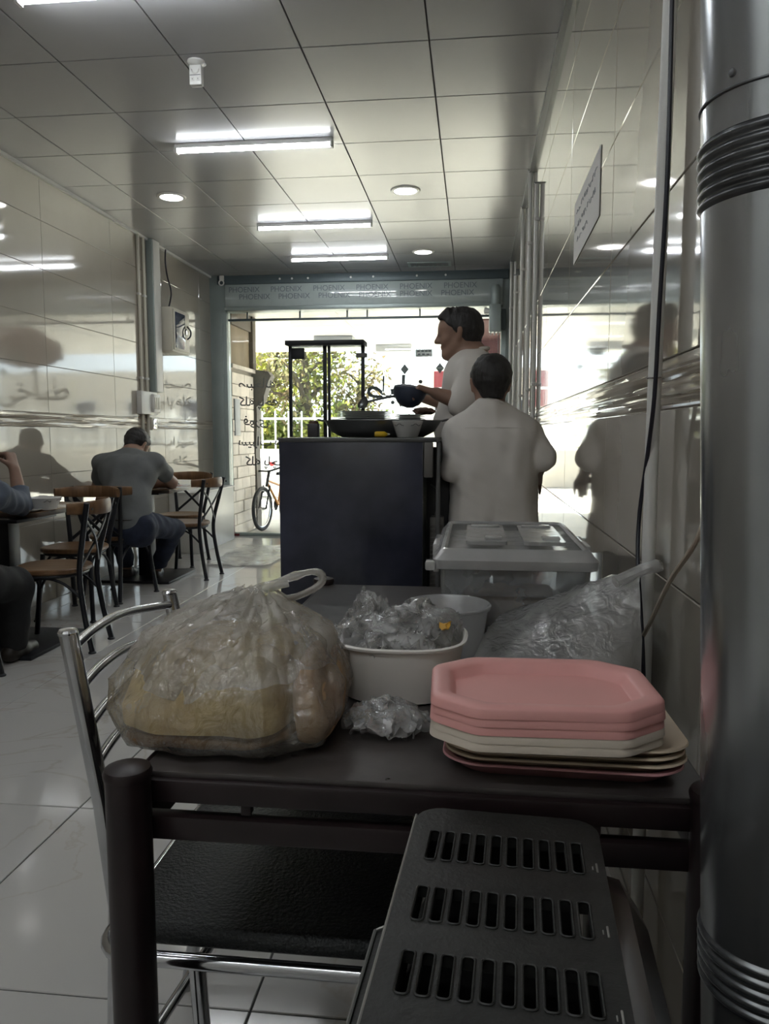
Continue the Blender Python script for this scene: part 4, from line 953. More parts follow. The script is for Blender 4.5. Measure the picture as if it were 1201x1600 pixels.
# hanging film sack tied to the white pipe
sk = thing('film_sack', 'clear plastic sack tied to the white pipe and lying on the table', 'plastic bag', (0.2, 1.58, TZ + 0.002))
kn = at(1000, 892, x=0.325)
m = MB(); rows_ = []
base = [at(px, py, z=TZ + 0.006) for px, py in ((728, 1030), (800, 1050), (880, 1062), (950, 1060), (1000, 1045))]
ridge = [Vector((0.02, 1.52, 0.80)), at(790, 958, y=1.62), at(860, 938, y=1.60), at(930, 912, y=1.58), Vector(kn)]
back = [Vector((0.03, 1.56, TZ + 0.006)), Vector((0.09, 1.70, TZ + 0.006)), Vector((0.17, 1.70, TZ + 0.006)), Vector((0.26, 1.69, TZ + 0.006)), Vector((0.33, 1.62, TZ + 0.05))]
A, B, C = bez(base, 40), bez(ridge, 40), bez(back, 40)
nn = min(len(A), len(B), len(C)); prof = []
for i in range(nn):
    a, b, c = A[i], B[i], C[i]; ring = []
    for k in range(13):
        s = k / 12
        p = (a*(1-s)**2 + (b*2 - (a + c)*0.5)*2*s*(1-s) + c*s*s)
        q = Vector((p.x*16, p.y*16, p.z*16)); p = p + Vector((noise.noise(q), noise.noise(q + Vector((5, 0, 0))), noise.noise(q + Vector((0, 7, 0))) + 0.5*abs(noise.noise(q*2.2)))) * 0.012 * (0.3 + 0.7*math.sin(PI*s))
        p.z = max(p.z, TZ + 0.004); p.x = min(p.x, 0.372); ring.append(p)
    prof.append(ring)
vs = [p for r in prof for p in r]; fs = [(i*13 + k, i*13 + k + 1, (i+1)*13 + k + 1, (i+1)*13 + k) for i in range(nn - 1) for k in range(12)]
m.add(vs, fs).build('sack_body', 'sack_film', sk, world=True, angle=80)
MB().tube(bez([tuple(kn + Vector((-0.05, -0.02, -0.02))), tuple(kn), tuple(kn + Vector((0.028, -0.005, 0.012))), tuple(kn + Vector((0.03, 0.02, 0.004)))], 14), 0.012, 10).build('knot', 'sack_film', sk, world=True)
MB().tube([kn + Vector((0.03 + 0.02*math.cos(a), 0.045 + 0.035*math.sin(a), 0.0)) for a in [2*PI*k/14 for k in range(14)]], 0.004, 6, closed=True).build('tie_loop', 'sack_film', sk, world=True)
# ================================================================== DINING TABLES AND BISTRO CHAIRS
def bistro_table(loc, top_z, w_, d_, base_c, label):
    t = thing('bistro_table', label, 'table', loc, group='dining tables along the left wall')
    MB().rbox((-w_, -d_, top_z - 0.03), (w_, d_, top_z - 0.004), 0.004).build('edge_band', 'wood_edge', t)
    MB().rbox((-w_ + 0.003, -d_ + 0.003, top_z - 0.006), (w_ - 0.003, d_ - 0.003, top_z), 0.002).build('tabletop', 'wood_top', t)
    bx_, by_ = base_c
    MB().rbox((bx_ - 0.055, by_ - 0.055, 0.02), (bx_ + 0.055, by_ + 0.055, top_z - 0.03), 0.004).build('pedestal', 'black_steel', t)
    MB().rbox((bx_ - 0.31, by_ - 0.305, 0.0), (bx_ + 0.31, by_ + 0.305, 0.022), 0.004).build('base_plate', 'black_steel', t)
    MB().rbox((bx_ - 0.2, by_ - 0.2, top_z - 0.05), (bx_ + 0.2, by_ + 0.2, top_z - 0.03), 0.004).build('support_plate', 'black_steel', t)
    return t
bistro_table((-2.70, 4.29, 0), 0.77, 0.32, 0.335, (0.07, -0.25), 'wooden topped pedestal table with white bowls, by the denim sleeved diner')
bistro_table((-2.70, 6.15, 0), 0.76, 0.315, 0.33, (-0.02, -0.02), 'wooden topped pedestal table where the grey shirted man leans')

def bistro_chair(label):
    c = thing('bistro_chair', label, 'chair', (0, 0, 0), group='cross back bistro chairs')
    P = []
    for k in range(28):
        a = 2*PI*k/28; r = 1.0
        x, y = oval(0.20, 0.20, 28, 2.5)[k]; P.append((x * (1.0 + 0.10*(y/0.2)), y + 0.01))
    MB().loops([[(x*0.94, y*0.94, 0.437) for x, y in P], [(x, y, 0.446) for x, y in P], [(x, y, 0.462) for x, y in P], [(x*0.96, y*0.96, 0.468) for x, y in P], [(x*0.6, y*0.6, 0.464) for x, y in P]]).build('seat', 'wood', c)
    MB().tube([(x*0.88, y*0.88, 0.428) for x, y in P], 0.010, 8, closed=True).build('seat_ring', 'black_steel', c)
    for s in (-1, 1):
        l = MB().tube(bez([(s*0.155, 0.155, 0.43), (s*0.165, 0.172, 0.25), (s*0.185, 0.205, 0.012)], 10), 0.0150, 10).build('front_leg', 'black_steel', c)
        MB().lathe([(0, 0), (0.021, 0), (0.022, 0.006), (0.014, 0.014), (0, 0.014)], 14, c=(s*0.185, 0.205, 0)).build('foot_glide', 'black_steel', l)
        p = MB().tube(bez([(s*0.150, -0.245, 0.012), (s*0.137, -0.205, 0.22), (s*0.132, -0.185, 0.44), (s*0.165, -0.225, 0.66), (s*0.190, -0.262, 0.832)], 20), 0.0155, 10).build('back_post', 'black_steel', c)
        MB().lathe([(0, 0), (0.021, 0), (0.022, 0.006), (0.014, 0.014), (0, 0.014)], 14, c=(s*0.150, -0.245, 0)).build('foot_glide', 'black_steel', p)
        MB().tube(bez([(s*0.157, 0.16, 0.30), (s*0.150, 0.10, 0.385), (s*0.145, 0.0, 0.415), (s*0.140, -0.10, 0.385), (s*0.138, -0.195, 0.30)], 16), 0.008, 8).build('side_hoop', 'black_steel', c)
    MB().tube(bez([(-0.16, 0.165, 0.30), (-0.10, 0.165, 0.385), (0.0, 0.165, 0.415), (0.10, 0.165, 0.385), (0.16, 0.165, 0.30)], 16), 0.008, 8).build('front_hoop', 'black_steel', c)
    for s in (-1, 1):
        MB().tube(bez([(s*0.172, -0.240, 0.745), (s*0.05, -0.240 + 0.006*s, 0.64), (-s*0.135, -0.195, 0.475)], 10), 0.011, 8, flat=0.45, up=(0, 1, 0)).build('cross_brace', 'black_steel', c)
    rings = []
    for k in range(17):
        u = -1 + 2*k/16; a = u * 1.02; x = 0.222*math.sin(a)/math.sin(1.02); y = -0.300 + 0.135*(1 - math.cos(a))/(1 - math.cos(1.02))
        hh = 0.042 * (0.72 + 0.28*math.cos(u*PI*0.5)) ; nx, ny = math.sin(a), -math.cos(a)
        rg = []
        for q in range(10):
            b = 2*PI*q/10; rg.append((x + nx*0.012*math.cos(b), y + ny*0.012*math.cos(b), 0.802 + hh*math.copysign(abs(math.sin(b))**0.7, math.sin(b))))
        rings.append(rg)
    rl = MB().loops(rings).build('back_rail', 'wood', c, angle=60)
    for s in (-1, 1): MB().tube([(s*0.182, -0.283, 0.80), (s*0.180, -0.290, 0.80)], 0.007, 8).build('rail_screw', 'black_steel', rl)
    return c
CH = [((-2.33, 4.03), math.radians(97), 'bistro chair at the aisle end of the near dining table, seat empty'),
      ((-2.60, 4.77), math.radians(183), 'empty bistro chair between the two dining tables, back to the seated man'),
      ((-2.60, 5.36), math.radians(-6), 'bistro chair on which the grey shirted man sits'),
      ((-2.40, 6.20), math.radians(84), 'empty bistro chair at the aisle end of the far dining table'),
      ((-2.68, 6.82), math.radians(176), 'bistro chair at the far side of the far table, before the white cabinet'),
      ((-2.50, 3.27), math.radians(2), 'bistro chair under the denim sleeved diner, mostly out of the frame')]
c0 = None
for (x, y), a, lab in CH:
    if c0 is None: c0 = bistro_chair(lab); c0.location = (x, y, 0); c0.rotation_euler = (0, 0, a)
    else: c = copy_tree(c0, (x, y, 0), a); c['label'] = lab

# white low cabinet by the shop front
t = thing('low_cabinet', 'low plain white cabinet against the left wall by the shop front', 'cabinet', (-2.87, 7.93, 0))
MB().rbox((XL + 0.008, 7.38, 0.0), (-2.715, 8.49, 0.60), 0.004).build('body', 'white_plastic', t, world=True)
MB().rbox((XL + 0.008, 7.37, 0.60), (-2.705, 8.50, 0.618), 0.004).build('top', 'white_trim', t, world=True)
t = thing('door_stop', 'short red painted post at the corner of the glass threshold', 'post', (-2.815, 8.77, 0))
MB().rbox((-0.012, -0.012, 0.0), (0.012, 0.012, 0.20), 0.003).build('post', 'sign_red', t)
MB().rbox((-0.012, -0.012, 0.0), (0.07, 0.012, 0.022), 0.003).build('foot', 'sign_red', t)
o = MB()
V_ = []; nx_, ny_ = 16, 22; P0 = Vector((-2.45, 7.2, 0.0))
for j in range(ny_ + 1):
    for i in range(nx_ + 1):
        x, y = -2.45 + 0.62*i/nx_, 6.7 + 1.3*j/ny_
        V_.append((x + 0.04*noise.noise(Vector((x*4, y*4, 0))), y + 0.05*noise.noise(Vector((x*4, y*4, 5))), 0.004 + 0.030*abs(noise.noise(Vector((x*9, y*5, 2)))) + 0.012*abs(noise.noise(Vector((x*22, y*14, 7))))))
o.add(V_, [(j*(nx_+1) + i, j*(nx_+1) + i + 1, (j+1)*(nx_+1) + i + 1, (j+1)*(nx_+1) + i) for j in range(ny_) for i in range(nx_)])
tag(o.build('floor_film', 'sack_film', None, angle=80), 'crinkled clear plastic sheet spread on the floor beside the counter', 'plastic film')

# things on the dining tables
def bowl(loc, r, h_, label, name='white_bowl', square=True, n=40):
    t = thing(name, label, 'bowl', loc, group='bowls with dark scroll print')
    e = 4.0 if square else 2.0
    Q = lambda k, z: [(x, y, z) for x, y in oval(r*k, r*k, n, e)]
    MB().loops([Q(0.62, 0), Q(0.66, 0.002), Q(0.98, h_), Q(1.0, h_ + 0.002), Q(0.98, h_ + 0.004), Q(0.95, h_ + 0.001), Q(0.64, 0.006), Q(0.5, 0.005)]).build('shell', 'ceramic', t)
    pts = []
    for k in range(n):
        x, y = oval(r*0.935, r*0.935, n, e)[k]; pts.append((x, y, h_*0.80 + 0.07*h_*math.sin(k*1.7)))
    for a in range(0, n, 8): MB().tube(bez(pts[a:a+6], 15), r*0.018, 5).build('scroll_print', 'ceramic_print', t)
    return t
bowl(tuple(at(69, 796, z=0.772)), 0.084, 0.066, 'square white bowl with dark scroll print on the near dining table')
t = thing('side_plate', 'small white saucer beside the bowl on the near dining table', 'plate', tuple(at(47, 799, z=0.772)))
MB().lathe([(0.0, 0.0), (0.04, 0.0), (0.062, 0.010), (0.064, 0.012), (0.060, 0.012), (0.038, 0.003), (0, 0.003)], 28).build('dish', 'ceramic', t)
t = thing('napkin_box', 'flat tissue pack lying behind the bowl on the near dining table', 'tissue pack', (-2.66, 4.50, 0.772))
MB().rbox((-0.08, -0.05, 0), (0.08, 0.05, 0.035), 0.012).build('pack', 'paper', t)
MB().rbox((-0.03, -0.012, 0.033), (0.03, 0.012, 0.046), 0.005).build('tissue', 'ceramic', t)
t = thing('placemat', 'white sheet of paper on the far dining table by the man s elbow', 'paper', (-2.48, 6.33, 0.761))
MB().rbox((-0.08, -0.11, 0), (0.08, 0.11, 0.002), 0.001).build('sheet', 'paper', t)
MB().rbox((-0.06, -0.09, 0.002), (0.02, -0.02, 0.004), 0.001).build('pink_slip', 'mauve_plastic', t)
t = thing('spoon_pot', 'small dark cup standing on the far dining table against the wall', 'cup', (-2.96, 6.33, 0.762))
MB().lathe([(0.0, 0), (0.03, 0), (0.036, 0.08), (0.033, 0.08), (0.028, 0.005), (0, 0.005)], 20).build('cup', 'kettle_dark', t)

# ================================================================== COUNTER AND COOKING PLACE
CYF = 3.10
ct = thing('serving_counter', 'tall counter faced with dark blue black veined stone', 'counter', (-0.5, 3.4, 0))
xa, xb = at(437, 800, y=CYF).x, at(660, 800, y=CYF).x; ztop = at(540, 684, y=CYF).z
MB().rbox((xa, CYF, 0.0), (xb, CYF + 0.02, ztop - 0.012), 0.002).build('front_panel', 'counter_stone', ct, world=True)
MB().box((xa + 0.002, CYF + 0.02, 0.0), (xa + 0.02, 3.92, ztop - 0.02)).build('side_panel', 'counter_stone', ct, world=True, smooth=False)
MB().box((xb - 0.02, CYF + 0.02, 0.0), (xb - 0.002, 3.92, ztop - 0.02)).build('side_panel', 'stove_black', ct, world=True, smooth=False)
MB().rbox((xa - 0.002, CYF - 0.004, ztop - 0.018), (xb + 0.055, 3.93, ztop), 0.003).build('countertop', 'counter_trim', ct, world=True)
MB().rbox((xb + 0.005, CYF + 0.0, ztop - 0.16), (xb + 0.04, CYF + 0.03, ztop - 0.018), 0.003).build('corner_bracket', 'vent_grey', ct, world=True)
MB().rbox((xb + 0.05, CYF + 0.06, 0.0), (xb + 0.068, CYF + 0.08, ztop - 0.018), 0.003).build('side_post', 'counter_trim', ct, world=True)
st = thing('stove_cabinet', 'black stove cabinet with a ribbed grey vent beside the counter', 'stove', (-0.14, 3.5, 0))
MB().rbox((xb + 0.004, 3.30, 0.0), (-0.10, 3.60, 1.14), 0.006).build('body', 'stove_black', st, world=True)
vx0, vx1 = at(671, 850, y=3.2).x, at(692, 850, y=3.2).x
vn = MB().rbox((vx0, 3.21, 0.05), (vx1, 3.30, at(680, 808, y=3.21).z), 0.003).build('vent_box', 'vent_grey', st, world=True)
zt_ = at(680, 808, y=3.21).z
for k in range(40):
    z = 0.12 + k * (zt_ - 0.14) / 40
    MB().box((vx0 + 0.002, 3.203, z), (vx1 - 0.002, 3.211, z + 0.006)).build('vent_rib', 'vent_grey', vn, world=True, smooth=False)
MB().tube(bez([(xb + 0.02, 3.295, 0.985), (xb + 0.06, 3.29, 0.95), (xb + 0.05, 3.295, 0.88), (xb + 0.02, 3.295, 0.80)], 14), 0.004, 6).build('gas_hose', 'counter_trim', st, world=True)
# black framed glass guard on the counter
cg = thing('counter_guard', 'black framed glass guard standing on the counter', 'glass guard', (-0.6, 3.6, ztop))
gy = 3.62
L_, M_, R_ = at(454, 600, y=gy).x, at(509, 600, y=gy).x, at(567, 600, y=gy).x; gz = at(500, 541, y=gy).z
for x, r_, z0 in ((L_, 0.007, ztop + 0.0005), (M_ - 0.004, 0.008, ztop + 0.0005), (M_ + 0.016, 0.006, ztop + 0.0005), (R_, 0.008, ztop + 0.0005)):
    MB().rbox((x - r_, gy - 0.01, z0), (x + r_, gy + 0.01, gz), 0.002).build('post', 'black_steel', cg, world=True)
MB().rbox((L_ - 0.012, gy - 0.06, gz), (R_ + 0.012, gy + 0.06, gz + 0.022), 0.003).build('top_shelf', 'black_steel', cg, world=True)
for x0, x1 in ((L_ + 0.007, M_ - 0.012), (M_ + 0.022, R_ - 0.008)):
    MB().box((x0, gy - 0.002, ztop + 0.001), (x1, gy + 0.002, gz - 0.002)).build('pane', 'glass', cg, world=True, smooth=False)
MB().rbox((L_ + 0.005, gy - 0.012, gz - 0.06), (L_ + 0.07, gy - 0.003, gz - 0.008), 0.003).build('hinge_plate', 'black_steel', cg, world=True)
MB().rbox((R_ - 0.03, gy - 0.02, gz - 0.055), (R_ + 0.02, gy + 0.012, gz - 0.035), 0.003).build('clip', 'vent_grey', cg, world=True)
CT = ztop + 0.001
def on_counter(px, py, y): return at(px, py, y=y)
# shallow pan carrying the plates
yp = 3.42
p0, p1 = on_counter(505, 660, yp).x, on_counter(692, 660, yp).x; cxp, rx = (p0 + p1)/2, (p1 - p0)/2
pn = thing('serving_pan', 'wide shallow dark steel pan on the counter carrying plates', 'pan', (cxp, yp, CT))
zr = on_counter(600, 658, yp).z - CT
MB().lathe([(0.0, 0.0), (rx*0.68, 0.0), (rx*0.86, zr*0.35), (rx*0.97, zr), (rx, zr), (rx, zr + 0.003), (rx*0.965, zr + 0.003), (rx*0.84, zr*0.4), (rx*0.66, 0.004), (0, 0.004)], 48, sy=0.75).build('dish', 'steel_tray', pn)
for s in (-1, 1): MB().tube(bez([(s*rx*0.98, -0.05, zr), (s*(rx + 0.02), -0.02, zr + 0.006), (s*(rx + 0.02), 0.02, zr + 0.006), (s*rx*0.98, 0.05, zr)], 12), 0.004, 6).build('handle', 'steel_tray', pn)
# plates on a rack board across the pan
zr0 = CT + zr + 0.004
o = MB().rbox((cxp - rx*0.80, yp - 0.10, zr0), (cxp + rx*0.72, yp + 0.10, zr0 + 0.003), 0.001).build('plate_board', 'steel_tray'); tag(o, 'flat steel board laid across the pan under the plates', 'board')
ax0, ax1 = on_counter(527, 650, yp).x, on_counter(613, 650, yp).x; bx0, bx1 = on_counter(616, 650, yp).x, on_counter(664, 650, yp).x
def plate_stack(x0, x1, n, dz, side, sy):
    r = (x1 - x0)/2; c = ((x0 + x1)/2); proto_ = None
    for k in range(n):
        z = zr0 + 0.0035 + k*dz
        if proto_ is None:
            o = MB().lathe([(0, 0), (r*0.6, 0), (r*0.72, dz*0.3), (r, dz*0.75), (r, dz*0.95), (r*0.7, dz*0.55), (r*0.58, dz*0.3), (0, dz*0.3)], 36, sy=sy).build('dinner_plate', 'plate_white'); proto_ = o
        else: o = proto_.copy(); COL.objects.link(o)
        o.location = (c, yp, z); tag(o, 'white plate, ' + ('lowest', 'second from below', 'third from below', 'fourth from below', 'topmost')[k] + ' of the ' + side + ' plate stack on the counter', 'plate', 'plates of the ' + side + ' stack')
    return c, zr0 + 0.0035 + n*dz
plate_stack(ax0, ax1, 5, 0.0072, 'taller', 0.85)
c2, z2 = plate_stack(bx0, bx1, 3, 0.0072, 'smaller', 1.0)
o = crumple('meat_piece', (on_counter(660, 646, yp).x, yp, z2 + 0.014), (0.055, 0.045, 0.018), 4, 'meat', 'dark lump of cooked meat on the smaller plate stack', 'meat', sub=3, spiky=0.3, freq=30, flat=0.2)
yb_ = 3.22
bw = (on_counter(661, 662, yb_).x - on_counter(612, 662, yb_).x)/2
t = bowl((on_counter(636.5, 662, yb_).x, yb_, CT), bw, on_counter(636, 659, yb_).z - CT, 'round white bowl with dark scroll print on the counter before the pan', square=False)
t = thing('yellow_squeezer', 'small yellow plastic bottle lying on the counter', 'bottle', (on_counter(596, 680, 3.2).x, 3.2, CT + 0.0125), 0.15)
MB().lathe([(0, -0.03), (0.010, -0.029), (0.0125, -0.02), (0.0125, 0.012), (0.006, 0.022), (0.005, 0.024), (0, 0.024)], 16, M=Matrix.Rotation(PI/2, 4, 'Y')).build('bottle', 'yellow_plastic', t)
MB().lathe([(0, 0.023), (0.005, 0.023), (0.003, 0.034), (0, 0.034)], 12, M=Matrix.Rotation(PI/2, 4, 'Y')).build('nozzle', 'ivory_plastic', t)
t = thing('tea_can', 'dark square canister with rounded lid at the counter corner', 'canister', (on_counter(490, 672, 3.35).x, 3.35, CT))
hc = on_counter(490, 662, 3.35).z - CT
MB().rbox((-0.024, -0.024, 0), (0.024, 0.024, hc), 0.004).build('body', 'kettle_dark', t)
MB().lathe([(0.0, 0.0), (0.022, 0.0), (0.02, 0.010), (0.012, 0.014), (0, 0.014)], 18, c=(0, 0, hc)).build('lid', 'meat', t)
# ================================================================== PEOPLE
def V(*a): return np.array(a, float)
def unit(v): v = np.array(v, float); return v / np.linalg.norm(v)
def hand(b, wrist, d_, palm, side, curl=0.5, s=1.0, res_r=0.0085):
    """palm of three capsules, four fingers of three joints and a thumb leaving the side of the palm"""
    d_ = unit(d_); palm = unit(palm - d_ * (palm @ d_)); lat = np.cross(d_, palm) * side      # lat points to the thumb side
    for o_ in (-0.027, -0.009, 0.009, 0.026):
        b.cap(wrist + lat*o_*0.6*s, wrist + d_*0.085*s + lat*o_*s, 0.015*s, 0.0125*s, 0.012)
    L = [0.80, 0.95, 1.0, 0.92]
    for i, o_ in enumerate((-0.029, -0.0095, 0.0105, 0.030)):
        p = wrist + d_*0.085*s + lat*o_*s; a = 0.25*curl; q = d_
        for seg, ln in enumerate((0.040, 0.026, 0.021)):
            a2 = a + curl * (0.55 + 0.5*seg); dr = unit(d_*math.cos(a2) + palm*math.sin(a2))
            p2 = p + dr*ln*L[i]*s; b.cap(p, p2, (0.0095 - 0.0007*seg)*s, (0.0089 - 0.0008*seg)*s, 0.004); p = p2
    p = wrist + d_*0.022*s + lat*0.024*s
    dr = unit(d_*0.62 + lat*0.72 + palm*0.25); p2 = p + dr*0.042*s; b.cap(p, p2, 0.0135*s, 0.0105*s, 0.012)
    dr = unit(d_*0.85 + lat*0.25 + palm*0.5*curl); b.cap(p2, p2 + dr*0.034*s, 0.0105*s, 0.0085*s, 0.004)
def head_prims(c, R, s=1.0):
    P = lambda x, y, z: c + R @ (V(x, y, z) * s)
    return P
def add_head(b, c, R, neck, s=1.0, nr=0.056):
    P = head_prims(c, R, s)
    b.cap(neck, P(0, -0.022, -0.045), nr*1.08, nr*0.93, 0.02)
    b.cap(P(0, -0.030, 0.036), P(0, 0.022, 0.036), 0.079*s, 0.074*s, 0.02)
    b.cap(P(0, 0.030, 0.020), P(0, 0.042, -0.072), 0.058*s, 0.040*s, 0.03)
    for q in (-1, 1):
        b.cap(P(q*0.048, 0.005, -0.040), P(q*0.022, 0.058, -0.088), 0.022*s, 0.018*s, 0.025)
        b.cap(P(q*0.040, 0.062, -0.018), P(q*0.034, 0.070, -0.03), 0.020*s, 0.018*s, 0.02)
        b.cap(P(q*0.078, -0.010, 0.018), P(q*0.075, -0.002, -0.026), 0.015*s, 0.010*s, 0.008)
        b.ell(P(q*0.030, 0.098, 0.004), (0.013*s, 0.010*s, 0.009*s), 0.008, sub=True)
    b.cap(P(-0.030, 0.080, 0.022), P(0.030, 0.080, 0.022), 0.012*s, 0.012*s, 0.02)
    b.cap(P(0, 0.090, 0.014), P(0, 0.112, -0.024), 0.009*s, 0.0125*s, 0.012)
    b.cap(P(-0.012, 0.096, -0.027), P(0.012, 0.096, -0.027), 0.010*s, 0.010*s, 0.008)
    b.cap(P(-0.018, 0.084, -0.051), P(0.018, 0.084, -0.051), 0.0085*s, 0.0085*s, 0.006)
    b.cap(P(-0.016, 0.082, -0.062), P(0.016, 0.082, -0.062), 0.0085*s, 0.0085*s, 0.006)
    b.cap(P(-0.012, 0.070, -0.092), P(0.012, 0.070, -0.092), 0.021*s, 0.021*s, 0.02)
def rot_head(yaw=0.0, pitch=0.0, roll=0.0):
    return np.array((Matrix.Rotation(yaw, 3, 'Z') @ Matrix.Rotation(pitch, 3, 'X') @ Matrix.Rotation(roll, 3, 'Y')))
def add_hair(c, R, s, parent, quiff=0.0, mat='hair', res=0.006):
    P = head_prims(c, R, s)
    b = Blob(c - 0.16, c + 0.16, res); fw = R @ V(0, 1, 0); up = R @ V(0, 0, 1)
    b.cap(P(0, -0.033, 0.040), P(0, 0.020, 0.042), 0.088*s, 0.083*s, 0.02)
    b.cap(P(0, -0.050, 0.00), P(0, -0.048, -0.045), 0.062*s, 0.050*s, 0.03)
    for q in (-1, 1): b.cap(P(q*0.066, 0.0, 0.03), P(q*0.069, 0.012, -0.006), 0.018*s, 0.010*s, 0.015)
    b.plane(P(0, 0.048, 0.045), unit(fw*0.75 - up*0.66)); b.plane(P(0, 0.0, -0.070), -up)
    g = random.Random(4)
    for k in range(26):
        x, y = g.uniform(-0.055, 0.055), g.uniform(-0.09, 0.055)
        z = 0.04 + math.sqrt(max(0.0, 0.0068 - x*x - (y*0.8)**2)); b.cap(P(x, y, z), P(x*1.05, y + g.uniform(-0.006, 0.012), z + 0.008), 0.012*s, 0.006*s, 0.01)
    if quiff:
        for k in range(9):
            x = -0.05 + 0.0125*k; b.cap(P(x, 0.045, 0.105), P(x*0.9, 0.082, 0.095 - 0.012*abs(k - 4)/4), 0.020*s, 0.010*s, 0.012)
    b.wrinkle(0.0012, 160, 3)
    return b.build('hair', mat, parent)
def eyes(c, R, s, parent):
    P = head_prims(c, R, s)
    for q in (-1, 1):
        p = P(q*0.030, 0.074, 0.004)
        e = MB().lathe([(0.0, -0.011), (0.006, -0.009), (0.0105, -0.003), (0.0105, 0.003), (0.006, 0.009), (0, 0.011)], 10, c=tuple(p)).build('eye', 'eye_white', parent)
        r = R @ V(0, 1, 0); ii = p + r*0.0085
        MB().lathe([(0, -0.004), (0.004, -0.002), (0.005, 0.0), (0.004, 0.002), (0, 0.004)], 8, c=tuple(ii)).build('iris', 'hair', e)
def leg_chain(b, hip, knee, ankle, foot_d, r=(0.085, 0.058, 0.040), k=0.04, bare=True):
    b.cap(hip, knee, r[0], r[1], k); b.cap(knee, ankle, r[1]*0.98, r[2], k)
    fd = unit(foot_d); b.cap(ankle - V(0, 0, 0.03) - fd*0.03, ankle + fd*0.14 - V(0, 0, 0.045), 0.036, 0.026, 0.03)
def shoe(ankle, foot_d, parent, mat='leather', name='shoe'):
    fd = unit(V(foot_d[0], foot_d[1], 0)); a = V(ankle[0], ankle[1], 0.045)
    b = Blob(a - 0.26, a + 0.26, 0.008)
    b.cap(a - fd*0.045, a + fd*0.05, 0.043, 0.046, 0.03); b.cap(a + fd*0.05, a + fd*0.165 - V(0, 0, 0.010), 0.046, 0.034, 0.03)
    b.cap(a - fd*0.02, a - fd*0.02 + V(0, 0, 0.035), 0.042, 0.040, 0.02); b.plane((0, 0, 0.004), (0, 0, -1)); b.plane((0, 0, 0.095), (0, 0, 1))
    return b.build(name, mat, parent)
def world_local(root):
    Mi = MW[root.name].inverted()
    def L(px, py, y): return np.array(Mi @ at(px, py, y=y))
    def W(x, y, z): return np.array(Mi @ Vector((x, y, z)))
    return L, W

# ------------------------------------------------------------------ the cook, facing left over the counter
cook = thing('person', 'cook in white shirt and dark trousers, in profile, holding a pan over the counter', 'person', (at(738, 700, y=3.78).x, 3.78, 0), PI/2)
L, W = world_local(cook)
HC = L(717, 523, 3.78); RH = rot_head(-0.03, -0.08)
nk = L(737, 556, 3.78); ch = L(738, 600, 3.78); be = L(729, 660, 3.78); pe = L(736, 735, 3.78)
shL, shR = L(741, 582, 3.61), L(744, 580, 3.95)
elL, wrL = L(722, 629, 3.55), L(682, 615, 3.54)
elR, wrR = L(704, 632, 4.0), L(655, 618, 3.88)
hipL, hipR = pe + V(-0.09, 0, -0.02), pe + V(0.09, 0, -0.02)
knL, knR = V(-0.10, 0.02, 0.50), V(0.10, 0.0, 0.50); anL, anR = V(-0.11, -0.02, 0.09), V(0.11, -0.02, 0.09)
b = Blob((-0.42, -0.36, 0.0), (0.42, 0.50, 1.86), 0.0075)
add_head(b, HC, RH, nk, 1.0)
b.cap(ch + V(-0.06, 0, 0.02), ch + V(0.06, 0, 0.02), 0.105, 0.105, 0.05); b.cap(ch, be, 0.125, 0.128, 0.06); b.cap(be, pe, 0.125, 0.12, 0.06)
b.cap(nk, ch + V(-0.10, -0.01, 0.06), 0.055, 0.06, 0.05); b.cap(nk, ch + V(0.10, -0.01, 0.06), 0.055, 0.06, 0.05)
for sh, el, wr, sd_, dr in ((shL, elL, wrL, -1, unit(wrL - elL)), (shR, elR, wrR, 1, unit(wrR - elR))):
    b.cap(sh, el, 0.056, 0.043, 0.04); b.cap(el, wr, 0.043, 0.029, 0.03)
    hand(b, wr, dr, V(0, 0, -1), sd_, 1.25, 1.0)
leg_chain(b, hipL, knL, anL, V(0, 1, 0)); leg_chain(b, hipR, knR, anR, V(0, 1, 0))
b.build('body', 'skin', cook)
s = Blob((-0.42, -0.36, 0.70), (0.42, 0.42, 1.70), 0.0085)
s.cap(ch + V(-0.06, 0, 0.02), ch + V(0.06, 0, 0.02), 0.122, 0.122, 0.05); s.cap(ch, be, 0.142, 0.150, 0.06); s.cap(be, pe - V(0, 0, 0.04), 0.148, 0.150, 0.06)
s.cap(nk - V(0, 0, 0.035), ch + V(-0.10, -0.01, 0.06), 0.070, 0.075, 0.05); s.cap(nk - V(0, 0, 0.035), ch + V(0.10, -0.01, 0.06), 0.070, 0.075, 0.05)
s.cap(nk - V(0, 0, 0.02), nk + V(0, -0.012, 0.018), 0.068, 0.066, 0.02, cut=[(nk + V(0, 0, 0.022), unit(V(0, 0.25, 1)))])
for sh, el, wr in ((shL, elL, wrL), (shR, elR, wrR)):
    s.cap(sh, el, 0.076, 0.068, 0.04); ce_ = el + (wr - el)*0.28; s.cap(el, ce_ + (wr - el)*0.1, 0.066, 0.056, 0.03, cut=[(ce_, wr - el)])
s.plane(pe - V(0, 0, 0.12), (0, 0, -1)); s.wrinkle(0.0025, 38, 2); s.build('shirt', 'shirt_white', cook)
q_ = nk + V(0, 0.02, 0.01)
MB().tube([tuple(nk + V(0.066*math.cos(a), -0.012 + 0.066*math.sin(a), 0.022 + 0.012*math.sin(a + PI))) for a in [2*PI*k/24 for k in range(24)]], 0.009, 8, closed=True).build('collar', 'shirt_white', cook)
s = Blob((-0.32, -0.3, 0.0), (0.32, 0.32, 1.08), 0.009)
s.cap(pe + V(-0.05, 0, 0.02), pe + V(0.05, 0, 0.02), 0.125, 0.125, 0.05)
